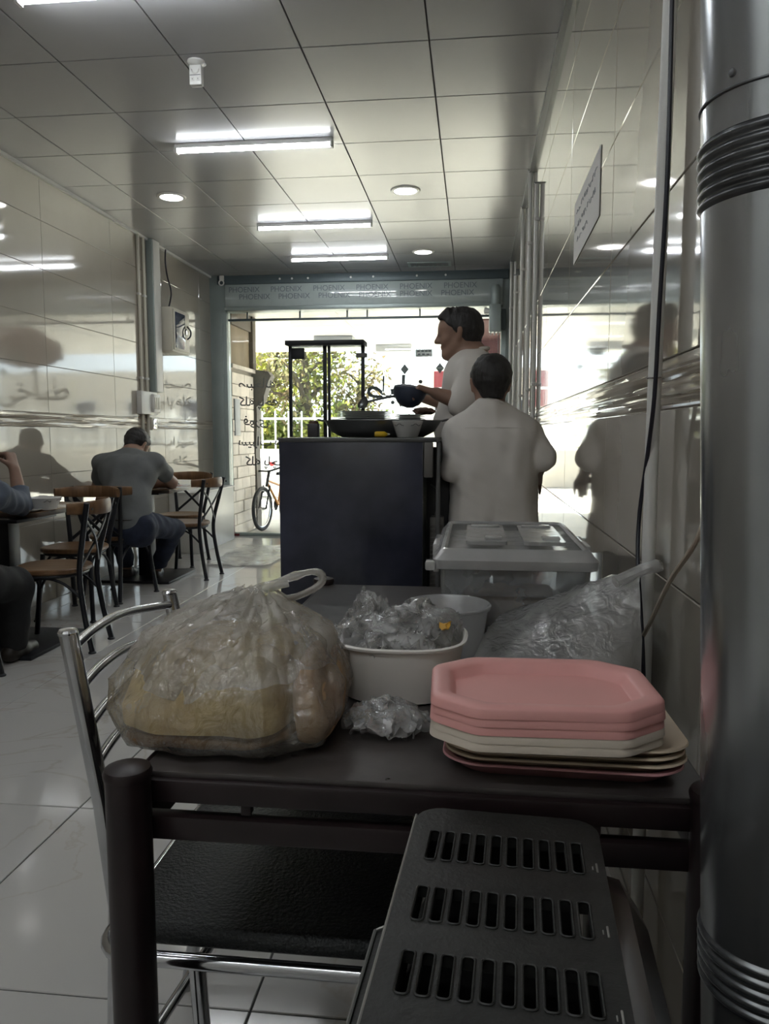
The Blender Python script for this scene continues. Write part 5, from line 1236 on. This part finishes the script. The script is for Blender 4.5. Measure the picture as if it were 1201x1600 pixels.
for hp, kn_, an in ((hipL, knL, anL), (hipR, knR, anR)): s.cap(hp, kn_, 0.100, 0.076, 0.03); s.cap(kn_, an - V(0, 0, 0.02), 0.076, 0.065, 0.03)
s.plane((0, 0, 0.06), (0, 0, -1)); s.wrinkle(0.002, 30, 5); s.build('trousers', 'trouser_black', cook)
add_hair(HC, RH, 1.0, cook, quiff=1.0); eyes(HC, RH, 1.0, cook)
shoe(anL, V(0, 1, 0), cook); shoe(anR, V(0, 1, 0), cook)
# pan in the near hand
pw = at(640, 612, y=3.56)
pan = thing('frying_pan', 'dark round bottomed pan held up by the cook over the counter', 'pan', pw, 0.0)
rp = (at(665, 612, y=3.56).x - at(613, 612, y=3.56).x) / 2
TP = Matrix.Rotation(math.radians(9), 4, 'Y')
MB().lathe([(0, -rp*0.98), (rp*0.35, -rp*0.92), (rp*0.68, -rp*0.70), (rp*0.92, -rp*0.32), (rp*1.0, 0.0), (rp*0.99, rp*0.16), (rp*0.93, rp*0.22), (rp*0.9, rp*0.16), (rp*0.93, 0.0), (rp*0.85, -rp*0.30), (rp*0.6, -rp*0.66), (0, -rp*0.9)], 40, M=TP).build('bowl', 'dark_pan', pan)
MB().lathe([(0, 0.0), (rp*0.92, 0.0), (rp*0.90, rp*0.08), (rp*0.45, rp*0.22), (0, rp*0.26)], 36, M=TP @ Matrix.Translation((-rp*0.06, 0, rp*0.17))).build('heaped_food', 'dark_pan', pan)
MB().tube(bez([tuple(TP @ Vector((rp*0.95, 0, rp*0.10))), tuple(TP @ Vector((rp*1.3, -0.005, rp*0.16))), (at(684, 613, y=3.54).x - pw.x, -0.02, at(684, 613, y=3.54).z - pw.z)], 10), [0.013]*9, 10, flat=0.7).build('handle', 'dark_pan', pan)
ly = 3.50
lw = at(565, 628, y=ly)
ld = thing('ladle', 'dark steel ladle reaching left from the cook s pan', 'ladle', lw)
rl_ = 0.031
TL = Matrix.Rotation(math.radians(-55), 4, 'Y') @ Matrix.Rotation(0.5, 4, 'X')
MB().lathe([(0, -rl_), (rl_*0.6, -rl_*0.8), (rl_*0.95, -rl_*0.3), (rl_, 0), (rl_*0.93, 0), (rl_*0.85, -rl_*0.3), (0, -rl_*0.9)], 28, M=TL).build('cup', 'steel_tray', ld)
h1 = at(616, 619, y=3.56) - lw; h2 = at(655, 616, y=3.86) - lw
MB().tube(bez([(rl_*0.75, 0.0, 0.0), tuple(h1), tuple(h2)], 14), 0.0055, 8).build('handle', 'steel_tray', ld)

# ------------------------------------------------------------------ the boy, seen from behind
boy = thing('person', 'boy in loose pale shirt seen from behind, standing between counter and wall', 'person', (at(769, 700, y=3.32).x, 3.32, 0), 0.0)
L, W = world_local(boy)
HC = L(766, 601, 3.33); RH = rot_head(0.15, -0.12); nk = L(766, 640, 3.31)
ch = L(769, 690, 3.32); be = L(770, 740, 3.32); pe = L(771, 800, 3.32)
shL, shR = L(716, 676, 3.32), L(820, 676, 3.32); elL, elR = L(708, 735, 3.26), L(847, 716, 3.29); wrL, wrR = L(722, 742, 3.48), L(838, 745, 3.50)
hipL, hipR = pe + V(-0.075, 0, -0.03), pe + V(0.075, 0, -0.03); knL, knR = V(-0.085, 0.02, 0.42), V(0.085, 0.02, 0.42); anL, anR = V(-0.09, -0.01, 0.085), V(0.09, -0.01, 0.085)
b = Blob((-0.36, -0.22, 0.0), (0.36, 0.40, 1.58), 0.0075)
add_head(b, HC, RH, nk, 0.98, 0.046)
b.cap(ch + V(-0.07, 0, 0.0), ch + V(0.07, 0, 0.0), 0.085, 0.085, 0.05); b.cap(ch, be, 0.105, 0.098, 0.06); b.cap(be, pe, 0.10, 0.105, 0.06)
for q in (shL, shR): b.cap(nk, q, 0.042, 0.045, 0.05)
for sh, el, wr, sd_ in ((shL, elL, wrL, -1), (shR, elR, wrR, 1)):
    b.cap(sh, el, 0.043, 0.034, 0.03); b.cap(el, wr, 0.034, 0.023, 0.03); hand(b, wr, unit(wr - el), V(0, 0, -1), sd_, 0.7, 0.9)
leg_chain(b, hipL, knL, anL, V(0, 1, 0), (0.07, 0.05, 0.035)); leg_chain(b, hipR, knR, anR, V(0, 1, 0), (0.07, 0.05, 0.035))
b.build('body', 'skin', boy)
s = Blob((-0.38, -0.28, 0.62), (0.38, 0.30, 1.42), 0.008)
ys_ = (1.0, 0.72, 1.0)
s.cap(ch + V(-0.09, 0, -0.02), ch + V(0.09, 0, -0.02), 0.108, 0.108, 0.05, sc=(1, 0.95, 1)); s.cap(ch - V(0.055, 0, 0), be - V(0.06, 0, 0), 0.118, 0.122, 0.05); s.cap(ch + V(0.055, 0, 0), be + V(0.06, 0, 0), 0.118, 0.122, 0.05)
s.cap(be - V(0.06, 0, 0), pe - V(0.065, 0, 0.12), 0.122, 0.128, 0.05); s.cap(be + V(0.06, 0, 0), pe + V(0.065, 0, -0.12), 0.122, 0.128, 0.05)
for q in (shL, shR): s.cap(nk - V(0, 0.004, 0.004), q + V(0, 0, 0.004), 0.058, 0.058, 0.05)
s.cap(nk - V(0, 0.004, 0.03), nk + V(0, -0.006, 0.03), 0.064, 0.058, 0.02, cut=[(nk + V(0, 0, 0.020), unit(V(0, 0.3, 1)))])
for sh, el, wr in ((shL, elL, wrL), (shR, elR, wrR)):
    s.cap(sh, el, 0.060, 0.055, 0.012); c_ = el + (wr - el)*0.10; s.cap(el, c_ + (wr - el)*0.15, 0.054, 0.052, 0.02, cut=[(c_, wr - el)])
s.plane((0, 0, pe[2] - 0.16), (0, 0, -1)); s.wrinkle(0.0032, 34, 8); s.wrinkle(0.0014, 80, 18); sh_o = s.build('shirt', 'shirt_white', boy)
MB().tube([tuple(nk + V(0.057*math.cos(a), -0.006 + 0.057*math.sin(a), 0.018 - 0.016*math.sin(a))) for a in [2*PI*k/24 for k in range(24)]], 0.008, 8, closed=True).build('collar', 'shirt_white', sh_o)
seam = []
for k in range(15):
    x = -0.115 + 0.23*k/14; z = L(769, 668, 3.2)[2]; hit = sh_o.closest_point_on_mesh(Vector((x, -0.5, z)))
    ok_, loc_, nrm_, _ = sh_o.ray_cast(Vector((x, -0.6, z)), Vector((0, 1, 0)))
    if ok_: seam.append(loc_ + Vector((0, -0.0003, 0)))
if len(seam) > 3: MB().tube(seam, 0.0018, 5).build('yoke_seam', 'shirt_white', sh_o)
s = Blob((-0.28, -0.24, 0.0), (0.28, 0.26, 0.95), 0.009)
s.cap(pe + V(-0.04, 0, 0), pe + V(0.04, 0, 0), 0.108, 0.108, 0.05)
for hp, kn_, an in ((hipL, knL, anL), (hipR, knR, anR)): s.cap(hp, kn_, 0.088, 0.066, 0.02); s.cap(kn_, an - V(0, 0, 0.02), 0.066, 0.058, 0.02)
s.plane((0, 0, 0.05), (0, 0, -1)); s.build('trousers', 'trouser_black', boy)
add_hair(HC, RH, 0.98, boy); eyes(HC, RH, 0.98, boy); shoe(anL, V(0, 1, 0), boy); shoe(anR, V(0, 1, 0), boy)

# ------------------------------------------------------------------ the seated man in grey
man = thing('person', 'man in grey T shirt and jeans bent over the far table, seen from behind', 'person', (-2.55, 5.36, 0), 0.0)
L, W = world_local(man)
HC = L(213, 696, 5.72); RH = rot_head(-0.25, -0.75); nk = L(205, 711, 5.62)
ch = L(200, 742, 5.50); be = L(200, 786, 5.38); pe = L(203, 822, 5.33)
shL, shR = L(161, 724, 5.55), L(243, 722, 5.57); elL, elR = L(152, 764, 5.78), L(268, 754, 5.92); wrL, wrR = L(178, 757, 6.0), L(228, 757, 6.04)
hipL, hipR = L(187, 826, 5.36), L(223, 820, 5.40); knL, knR = L(186, 832, 5.82), L(272, 826, 5.80); anL, anR = L(199, 892, 6.03), L(243, 892, 6.03)
b = Blob((-0.60, -0.30, 0.0), (0.60, 0.95, 1.34), 0.0085)
add_head(b, HC, RH, nk, 1.0, 0.058)
b.cap(ch + V(-0.10, 0, 0.02), ch + V(0.10, 0, 0.02), 0.105, 0.105, 0.06); b.cap(ch - V(0.04, 0, 0), be - V(0.03, 0, 0), 0.118, 0.112, 0.06); b.cap(ch + V(0.04, 0, 0), be + V(0.03, 0, 0), 0.118, 0.112, 0.06); b.cap(be, pe, 0.13, 0.13, 0.06)
for q in (shL, shR): b.cap(nk, q, 0.055, 0.055, 0.06)
for sh, el, wr, sd_ in ((shL, elL, wrL, -1), (shR, elR, wrR, 1)):
    b.cap(sh, el, 0.058, 0.046, 0.04); b.cap(el, wr, 0.046, 0.030, 0.03); hand(b, wr, unit(wr - el), V(0, 0.2, -1), sd_, 0.6, 1.0)
leg_chain(b, hipL, knL, anL, V(-0.1, 1, 0)); leg_chain(b, hipR, knR, anR, V(-0.2, 1, 0)); b.build('body', 'skin', man)
s = Blob((-0.46, -0.32, 0.45), (0.48, 0.60, 1.22), 0.0085)
s.cap(ch + V(-0.10, 0, 0.02), ch + V(0.10, 0, 0.02), 0.120, 0.120, 0.06); s.cap(ch - V(0.045, 0, 0), be - V(0.04, 0, 0), 0.134, 0.128, 0.06); s.cap(ch + V(0.045, 0, 0), be + V(0.04, 0, 0), 0.134, 0.128, 0.06)
s.cap(be, pe + V(0, 0, 0.03), 0.148, 0.148, 0.06)
for q in (shL, shR): s.cap(nk - V(0, 0.03, 0.018), q, 0.064, 0.066, 0.06)
for sh, el in ((shL, elL), (shR, elR)):
    c_ = sh + (el - sh)*0.62; s.cap(sh, el, 0.068, 0.066, 0.04, cut=[(c_, el - sh)])
s.plane(pe + V(0, 0, 0.0), (0, 0.15, -1)); s.wrinkle(0.003, 32, 4); s.build('t_shirt', 'tee_grey', man)
s = Blob((-0.46, -0.32, 0.0), (0.50, 0.85, 0.78), 0.009)
s.cap(pe + V(-0.06, 0, -0.02), pe + V(0.06, 0, -0.02), 0.140, 0.140, 0.05)
for hp, kn_, an in ((hipL, knL, anL), (hipR, knR, anR)): s.cap(hp, kn_, 0.108, 0.078, 0.04); s.cap(kn_, an, 0.078, 0.062, 0.03)
s.plane((0, 0, 0.105), (0, 0, -1)); s.plane((0, 0, pe[2] + 0.10), (0, -0.2, 1)); s.wrinkle(0.003, 40, 9); s.build('jeans', 'jeans', man)
add_hair(HC, RH, 1.0, man); eyes(HC, RH, 1.0, man)
for an, fd in ((anL, V(-0.1, 1, 0)), (anR, V(-0.2, 1, 0))): shoe(an, fd, man, 'leather', 'sandal')
MB().tube(bez([tuple(pe + V(-0.14, -0.05, 0.06)), tuple(pe + V(0.0, -0.155, 0.06)), tuple(pe + V(0.145, -0.04, 0.06)), tuple(pe + V(0.13, 0.08, 0.05))], 20), 0.010, 8, flat=0.5).build('belt', 'leather', man)

# ------------------------------------------------------------------ diner at the photo edge: sleeve, fist and knee in view
din = thing('person', 'diner in denim blue shirt and black trousers with raised fist at the near table', 'person', (-2.50, 3.30, 0), 0.0)
L, W = world_local(din)
pe = V(0, -0.03, 0.55); be = V(0, 0.0, 0.72); ch = V(0.0, 0.10, 0.88); nk = V(0, 0.19, 1.03); HC = V(0, 0.26, 1.15); RH = rot_head(0.0, -0.35)
shR = V(0.175, 0.17, 0.915); elR = L(33, 789, 3.97); wrR = L(23, 734, 4.00); shL = V(-0.185, 0.17, 0.95); elL = V(-0.28, 0.60, 0.83); wrL = V(-0.12, 0.76, 0.82)
hipR = V(0.09, -0.01, 0.53); knR = L(22, 915, 3.74); anR = L(22, 1010, 3.74); anR[2] = 0.09; hipL = V(-0.09, 0, 0.53); knL = V(-0.15, 0.42, 0.52); anL = V(-0.15, 0.40, 0.09)
b = Blob((-0.45, -0.25, 0.0), (0.45, 1.0, 1.42), 0.0085)
add_head(b, HC, RH, nk, 1.0, 0.056)
b.cap(ch + V(-0.08, 0, 0), ch + V(0.08, 0, 0), 0.105, 0.105, 0.06); b.cap(ch, be, 0.125, 0.12, 0.06); b.cap(be, pe, 0.12, 0.13, 0.06)
for q in (shL, shR): b.cap(nk, q, 0.055, 0.055, 0.06)
b.cap(shR, elR, 0.056, 0.044, 0.04); b.cap(elR, wrR, 0.044, 0.029, 0.03); hand(b, wrR, unit(unit(wrR - elR) + V(-0.15, 0, 0.1)), V(-1, 0.1, 0), 1, 1.5, 1.08)
b.cap(shL, elL, 0.056, 0.044, 0.04); b.cap(elL, wrL, 0.044, 0.029, 0.03); hand(b, wrL, unit(wrL - elL), V(0, 0, -1), -1, 0.5)
leg_chain(b, hipL, knL, anL, V(0, 1, 0)); leg_chain(b, hipR, knR, anR, V(0, 1, 0)); b.build('body', 'skin', din)
s = Blob((-0.45, -0.28, 0.45), (0.45, 0.95, 1.25), 0.0085)
s.cap(ch + V(-0.08, 0, 0), ch + V(0.08, 0, 0), 0.122, 0.122, 0.06); s.cap(ch, be, 0.142, 0.14, 0.06); s.cap(be, pe, 0.14, 0.15, 0.06)
for q in (shL, shR): s.cap(nk - V(0, 0, 0.03), q, 0.062, 0.070, 0.06)
for sh, el, wr in ((shR, elR, wrR), (shL, elL, wrL)):
    c_ = el + (wr - el)*0.48; s.cap(sh, el, 0.074, 0.062, 0.04); s.cap(el, wr, 0.058, 0.046, 0.03, cut=[(c_, wr - el)])
s.plane((0, 0, 0.50), (0, 0, -1)); s.wrinkle(0.004, 45, 6); s.build('shirt', 'denim_shirt', din)
s = Blob((-0.40, -0.28, 0.0), (0.45, 0.70, 0.80), 0.009)
s.cap(pe + V(-0.05, 0, -0.02), pe + V(0.05, 0, -0.02), 0.14, 0.14, 0.05)
for hp, kn_, an in ((hipL, knL, anL), (hipR, knR, anR)): s.cap(hp, kn_, 0.108, 0.092, 0.04); s.cap(kn_, an, 0.088, 0.066, 0.03)
s.plane((0, 0, 0.06), (0, 0, -1)); s.wrinkle(0.003, 35, 3); s.build('trousers', 'trouser_black', din)
add_hair(HC, RH, 1.0, din); eyes(HC, RH, 1.0, din); shoe(anL, V(0, 1, 0), din); shoe(anR, V(0, 1, 0), din)
# ================================================================== STREET OUTSIDE
st = MB().box((-30, YF + 0.12, -0.16), (30, 15.0, -0.05)).build('pavement', 'paving', smooth=False); struct(st, 'pale pavement before the shop front')
st = MB().box((-60, 15.0, -0.3), (60, 120.0, -0.15)).build('street', 'asphalt', smooth=False); struct(st, 'street surface beyond the pavement')
so = thing('canopy', 'white panelled canopy ceiling outside over the pavement', 'canopy', (0, 11, 2.62))
MB().box((-9, 8.92, 2.70), (6, 14.0, 2.86)).build('slab', 'soffit', so, world=True, smooth=False)
for k in range(6):
    for i in range(12):
        MB().box((-8.9 + i*1.2, 9.0 + k*0.83, 2.690), (-7.715 + i*1.2, 9.815 + k*0.83, 2.70)).build('soffit_panel', 'soffit', so, world=True, smooth=False)
for x, y in ((-2.15, 12.0), (-1.35, 13.2)):
    t = thing('canopy_lamp', 'grey box lamp under the canopy' + (' nearer the stone wall' if x < -2 else ' nearer the street'), 'lamp', (x, y, 2.69), group='box lamps under the canopy')
    MB().rbox((-0.30, -0.25, -0.12), (0.30, 0.25, 0.0), 0.01).build('housing', 'sticker_grey', t); MB().rbox((-0.25, -0.2, -0.13), (0.25, 0.2, -0.118), 0.004).build('lens', 'white_trim', t)
# stone side wall of the neighbour, stones built one by one
sw = thing('stone_wall', 'cream stone clad side wall outside beside the glass', 'wall', (-3.0, 9.4, -0.05))
MB().box((-3.3, 8.93, -0.05), (-2.885, 9.86, 1.98)).build('mortar_core', 'mortar', sw, world=True, smooth=False)
g = random.Random(11); z = -0.05; k = 0
while z < 1.9:
    h_ = 0.142; y = 8.93 - (0.2 if k % 2 else 0.0)
    while y < 9.85:
        ln = g.uniform(0.26, 0.46); y0, y1 = max(y, 8.93), min(y + ln, 9.85)
        if y1 - y0 > 0.04:
            dx = g.uniform(0, 0.012); MB().rbox((-2.89, y0 + 0.003, z + 0.003), (-2.858 + dx, y1 - 0.003, z + h_ - 0.003), 0.006, 1).build('stone', 'stone_cream', sw, world=True, smooth=False)
        y += ln
    z += h_; k += 1
MB().rbox((-3.3, 8.93, 1.98), (-2.835, 9.9, 2.03), 0.006).build('coping', 'stone_cream', sw, world=True)
MB().rbox((-2.857, 9.0, 1.18), (-2.838, 9.20, 1.62), 0.004).build('meter_plate', 'sticker_grey', sw, world=True)
t = thing('stone_pier', 'rough grey pier with broken head at the end of the stone wall', 'pier', (-2.86, 9.98, -0.05))
P_ = [(-0.17, 0.0), (0.02, 0.0), (0.03, 0.5), (0.015, 1.0), (0.035, 1.45), (0.03, 1.60), (0.10, 1.66), (0.155, 1.80), (0.20, 1.92), (0.24, 2.0), (0.19, 2.06), (0.05, 2.08), (-0.17, 2.10)]
MB().loops([[(x*(1 + 0.05*math.sin(zz*9)), y_, zz) for x, zz in P_] for y_ in (-0.1, 0.1)]).build('pier_block', 'pier_grey', t)
t = thing('brown_door', 'tan and brown boarded panel above the stone wall outside', 'panel', (-2.95, 9.4, 2.03))
MB().rbox((-0.25, -0.47, 0.0), (0.08, 0.33, 0.62), 0.005).build('board', 'tan_panel', t); MB().rbox((-0.25, 0.33, 0.0), (0.13, 0.47, 0.66), 0.005).build('side_post', 'brown_panel', t); MB().rbox((-0.25, -0.47, 0.46), (0.11, 0.33, 0.66), 0.005).build('lintel', 'brown_panel', t)
# red awning
aw = thing('red_awning', 'faded red fabric awning hanging outside at the right of the glass', 'awning', (0.2, 11.0, 2.3))
rings = []
for k in range(13):
    x = 0.02 + k*0.09
    rings.append([(x, 10.2, 2.66), (x, 10.9, 2.50 - 0.02*math.sin(k)), (x, 11.0, 2.30 - 0.12*math.sin(PI*k/12) + 0.015*math.sin(k*2.1)), (x, 11.02, 2.30 - 0.12*math.sin(PI*k/12) + 0.015*math.sin(k*2.1)), (x, 10.92, 2.52 - 0.02*math.sin(k)), (x, 10.2, 2.68)])
MB().loops(rings).build('fabric', 'awning_red', aw, world=True); MB().tube([(0.0, 11.0, 2.50), (1.12, 11.0, 2.50)], 0.012, 8).build('rod', 'frame_metal', aw, world=True)
# red kiosk sign
t = thing('red_kiosk', 'tall bright red street kiosk with pale base', 'kiosk', (-0.77, 18.8, -0.15))
MB().rbox((-0.10, -0.1, 0.0), (0.10, 0.1, 2.0), 0.01).build('base', 'facade', t); MB().rbox((-0.20, -0.15, 2.0), (0.20, 0.15, 2.85), 0.02).build('head', 'sign_red', t); MB().rbox((-0.16, -0.158, 2.4), (0.16, -0.149, 2.46), 0.002).build('stripe', 'paper', t)
# fence across the street
fe = thing('railing_fence', 'white railing fence on a low wall across the street', 'fence', (-4, 20.0, -0.15))
MB().box((-14, -0.15, 0.0), (14, 0.15, 0.95)).build('low_wall', 'facade', fe, smooth=False)
for z in (1.12, 1.72): MB().rbox((-14, -0.025, z), (14, 0.025, z + 0.06), 0.005).build('rail', 'fence_white', fe)
src = None
for k in range(80):
    x = -14 + k*0.355
    if src is None: src = MB().rbox((-0.02, -0.02, 0.95), (0.02, 0.02, 1.95), 0.004).build('picket', 'fence_white', fe); src.location = (x, 0, 0)
    else: copy_part(src, fe, (x, 0, 0))
for k in range(8): MB().rbox((-14 + k*4.0 - 0.05, -0.05, 0.95), (-14 + k*4.0 + 0.05, 0.05, 2.02), 0.006).build('post', 'fence_white', fe)
# trees
def tree(loc, h_, r, n, mat, label, seed, lean=0.0, tr=0.16, low=0.45):
    g = random.Random(seed); t = thing('street_tree', label, 'tree', loc, group='trees across the street')
    path = bez([(0, 0, 0), (lean*0.3 + g.uniform(-0.1, 0.1), 0, h_*0.3), (lean*0.6, g.uniform(-0.1, 0.1), h_*0.6), (lean, 0, h_*0.9)], 12)
    k = len(path); MB().tube(path, [tr*(1 - 0.75*i/k) for i in range(k)], 10).build('trunk', 'bark', t)
    tips = []
    for i in range(11):
        b0 = path[int(k*(0.30 + 0.055*i))]; a = g.uniform(0, 6.28); ln = r*g.uniform(0.6, 1.0)
        tip = b0 + Vector((math.cos(a)*ln, math.sin(a)*ln, g.uniform(0.1, 0.7)*r)); mid = (b0 + tip)/2 + Vector((0, 0, 0.15*ln)); tips += [tip, mid, (mid + tip)/2]
        MB().tube(bez([tuple(b0), tuple(mid), tuple(tip)], 8), [tr*0.35*(1 - 0.1*q) for q in range(9)], 6).build('branch', 'bark', t)
    vs, fs = [], []
    for i in range(n):
        c = g.choice(tips); p = c + Vector((g.gauss(0, 1), g.gauss(0, 1), g.gauss(0, 0.8)))*r*0.26
        u = Vector((g.gauss(0, 1), g.gauss(0, 1), g.gauss(0, 1))).normalized(); v_ = u.orthogonal().normalized(); s_ = g.uniform(0.05, 0.10)*(1 + r*0.12)
        q = len(vs); vs += [p - u*s_, p + v_*s_*0.5, p + u*s_, p - v_*s_*0.5]; fs.append((q, q+1, q+2, q+3))
    MB().add(vs, fs).build('foliage', mat, t, smooth=False, kind='stuff', fixn=False)
tree((-6.2, 23.0, -0.15), 5.2, 1.9, 4600, 'leaf_yellow', 'yellow green leafy tree behind the stone pier', 1, 0.3)
tree((-4.95, 22.0, -0.15), 5.0, 1.5, 1500, 'leaf_dark', 'brownish tree with a thick trunk seen through the counter guard', 2, 0.1, 0.26)
tree((-3.6, 23.5, -0.15), 3.4, 0.95, 1300, 'leaf_dark', 'low brownish tree right of the counter guard', 3, 0.1)
tree((-8.6, 24.0, -0.15), 5.5, 2.0, 3600, 'leaf_yellow', 'large light green tree farthest along the fence', 5, 0.2)
for i, (x, y) in enumerate(((-6.7, 21.2), (-5.4, 21.4), (-4.1, 21.3), (-3.0, 21.3))):
    g = random.Random(40 + i); t = thing('hedge_bush', 'light green bush growing behind the railing fence', 'bush', (x, y, -0.15), group='bushes behind the fence')
    vs, fs = [], []
    for _ in range(1300):
        p = Vector((g.gauss(0, 0.42), g.gauss(0, 0.25), 0.95 + abs(g.gauss(0, 0.42)))); u = Vector((g.gauss(0, 1), g.gauss(0, 1), g.gauss(0, 1))).normalized(); v_ = u.orthogonal().normalized(); q = len(vs)
        vs += [p - u*0.09, p + v_*0.045, p + u*0.09, p - v_*0.045]; fs.append((q, q+1, q+2, q+3))
    MB().add(vs, fs).build('foliage', 'leaf_green' if i % 2 else 'leaf_yellow', t, smooth=False, kind='stuff', fixn=False)
    MB().tube([(0, 0, 0), (0.03, 0, 0.5), (0, 0, 1.0)], 0.03, 6).build('stem', 'bark', t)
# parked white car
car = thing('parked_car', 'white parked car seen past the stone wall', 'car', (-6.05, 15.6, -0.15), 0.0)
side = [(-2.1, 0.28), (-2.15, 0.62), (-2.05, 0.92), (-1.55, 0.98), (-1.05, 1.40), (0.55, 1.43), (1.15, 1.02), (1.95, 0.90), (2.12, 0.65), (2.1, 0.28)]
MB().loops([[(x*k_, y_, zz) for x, zz in side] for y_, k_ in ((-0.84, 0.97), (-0.80, 1.0), (0.80, 1.0), (0.84, 0.97))]).build('car_body', 'car_white', car)
for x0, x1 in ((-1.25, -0.35), (-0.25, 0.55)): MB().loops([[(x0, y_, 1.0), (x1 + 0.25, y_, 1.0), (x1, y_, 1.34), (x0 + 0.25, y_, 1.34)] for y_ in (-0.85, -0.835)]).build('side_window', 'dark_glass', car, smooth=False)
for x in (-1.3, 1.3):
    for y_ in (-0.80, 0.62):
        wv = MB().lathe([(0.16, 0), (0.31, 0.0), (0.325, 0.03), (0.325, 0.15), (0.31, 0.18), (0.16, 0.18)], 28, M=Matrix.Translation((x, y_ + 0.18, 0.325)) @ Matrix.Rotation(PI/2, 4, 'X')).build('wheel', 'rubber', car)
        MB().lathe([(0, 0.0), (0.19, 0.0), (0.2, 0.02), (0.05, 0.04), (0, 0.04)], 20, M=Matrix.Translation((x, y_ + 0.02, 0.325)) @ Matrix.Rotation(PI/2, 4, 'X')).build('wheel_disc', 'chrome', wv)
for y_ in (-0.78, 0.52): MB().rbox((2.0, y_, 0.72), (2.13, y_ + 0.2, 0.80), 0.02).build('tail_lamp', 'tail_red', car)
MB().rbox((0.35, -0.87, 0.82), (0.9, -0.835, 0.92), 0.01).build('side_marker', 'tail_red', car)
# bicycle
bk = thing('bicycle', 'small bicycle with orange frame leaning outside the glass behind the counter', 'bicycle', tuple(Vector((at(410, 800, y=9.62).x, 9.62, -0.05)) - Vector((-0.165, -0.986, 0))*0.42), math.radians(170.5))
def wheel(y, steer=0.0):
    M_w = Matrix.Translation((0, y, 0.29)) @ Matrix.Rotation(steer, 4, 'Z')
    c_ = [(0, 0.265*math.cos(a), 0.265*math.sin(a)) for a in [2*PI*k/36 for k in range(36)]]
    tw = MB().tube(c_, 0.024, 8, closed=True, M=M_w).build('tyre', 'rubber', bk)
    MB().tube([(0, p[1]*0.9, p[2]*0.9) for p in c_], 0.008, 6, closed=True, M=M_w).build('rim', 'chrome', tw)
    MB().tube([(-0.04, 0, 0), (0.04, 0, 0)], 0.018, 10, M=M_w).build('hub', 'chrome', tw)
    for k in range(14):
        a = 2*PI*k/14; MB().tube([(0.015*(1 if k % 2 else -1), 0, 0), (0, 0.24*math.cos(a), 0.24*math.sin(a))], 0.0015, 4, M=M_w).build('spoke', 'chrome', tw)
wheel(0.42); wheel(-0.42)
tb = lambda a, b_, r_, nm, mt: MB().tube([a, b_], r_, 10).build(nm, mt, bk)
tb((0, 0.25, 0.60), (0, -0.08, 0.30), 0.018, 'down_tube', 'bike_orange'); tb((0, 0.24, 0.64), (0, -0.17, 0.55), 0.016, 'top_tube', 'bike_orange'); tb((0, -0.08, 0.30), (0, -0.20, 0.68), 0.016, 'seat_tube', 'bike_orange')
for s_ in (-1, 1):
    tb((s_*0.02, -0.08, 0.30), (s_*0.05, -0.42, 0.29), 0.009, 'chain_stay', 'bike_orange'); tb((s_*0.02, -0.17, 0.55), (s_*0.05, -0.42, 0.29), 0.008, 'seat_stay', 'bike_orange')
    tb((s_*0.045, 0.28, 0.58), (s_*0.05, 0.42, 0.29), 0.012, 'fork_blade', 'rubber')
tb((0, 0.285, 0.57), (0, 0.20, 0.76), 0.018, 'head_tube', 'rubber')
hb = MB().tube(bez([(-0.36, 0.20, 0.86), (-0.20, 0.24, 0.82), (0, 0.20, 0.765), (0.16, 0.12, 0.76), (0.34, 0.02, 0.74)], 20), 0.012, 10).build('handlebar', 'rubber', bk)
for s_ in (-1, 1):
    ga, gb = ((-0.24, 0.23, 0.83), (-0.37, 0.197, 0.863)) if s_ < 0 else ((0.22, 0.088, 0.753), (0.35, 0.015, 0.739))
    MB().tube([ga, gb], 0.018, 10).build('grip', 'rubber', hb)
    MB().tube(bez([(ga[0], ga[1], ga[2] - 0.01), ((ga[0] + gb[0])/2, ga[1] + 0.04, ga[2] - 0.03), (gb[0]*0.97, gb[1] + 0.04, gb[2] - 0.03)], 8), 0.006, 6).build('brake_lever', 'rubber', hb)
MB().loops([[(-w_, y_, 0.70), (w_, y_, 0.70), (w_*0.8, y_, 0.735), (-w_*0.8, y_, 0.735)] for y_, w_ in ((-0.34, 0.075), (-0.28, 0.08), (-0.18, 0.04), (-0.06, 0.018))]).build('saddle', 'rubber', bk)
tb((0, -0.19, 0.66), (0, -0.21, 0.71), 0.012, 'seat_post', 'chrome')
MB().lathe([(0.05, 0), (0.075, 0), (0.078, 0.005), (0.05, 0.006)], 20, M=Matrix.Translation((0.03, -0.08, 0.30)) @ Matrix.Rotation(PI/2, 4, 'Y')).build('chainring', 'rubber', bk)
# facade across the street, far right
t = thing('far_building', 'pale sunlit building across the street', 'building', (2.0, 34.0, -0.15))
MB().box((-4.5, 0, 0), (14, 6, 4.2)).build('block', 'facade', t, smooth=False)
for k in range(6): 
    fr_ = MB().rbox((-3.8 + k*2.6, -0.05, 1.4), (-2.6 + k*2.6, 0.02, 2.9), 0.01).build('window', 'white_trim', t); MB().box((-3.7 + k*2.6, -0.06, 1.5), (-2.7 + k*2.6, -0.051, 2.8)).build('pane', 'dark_glass', fr_, smooth=False)
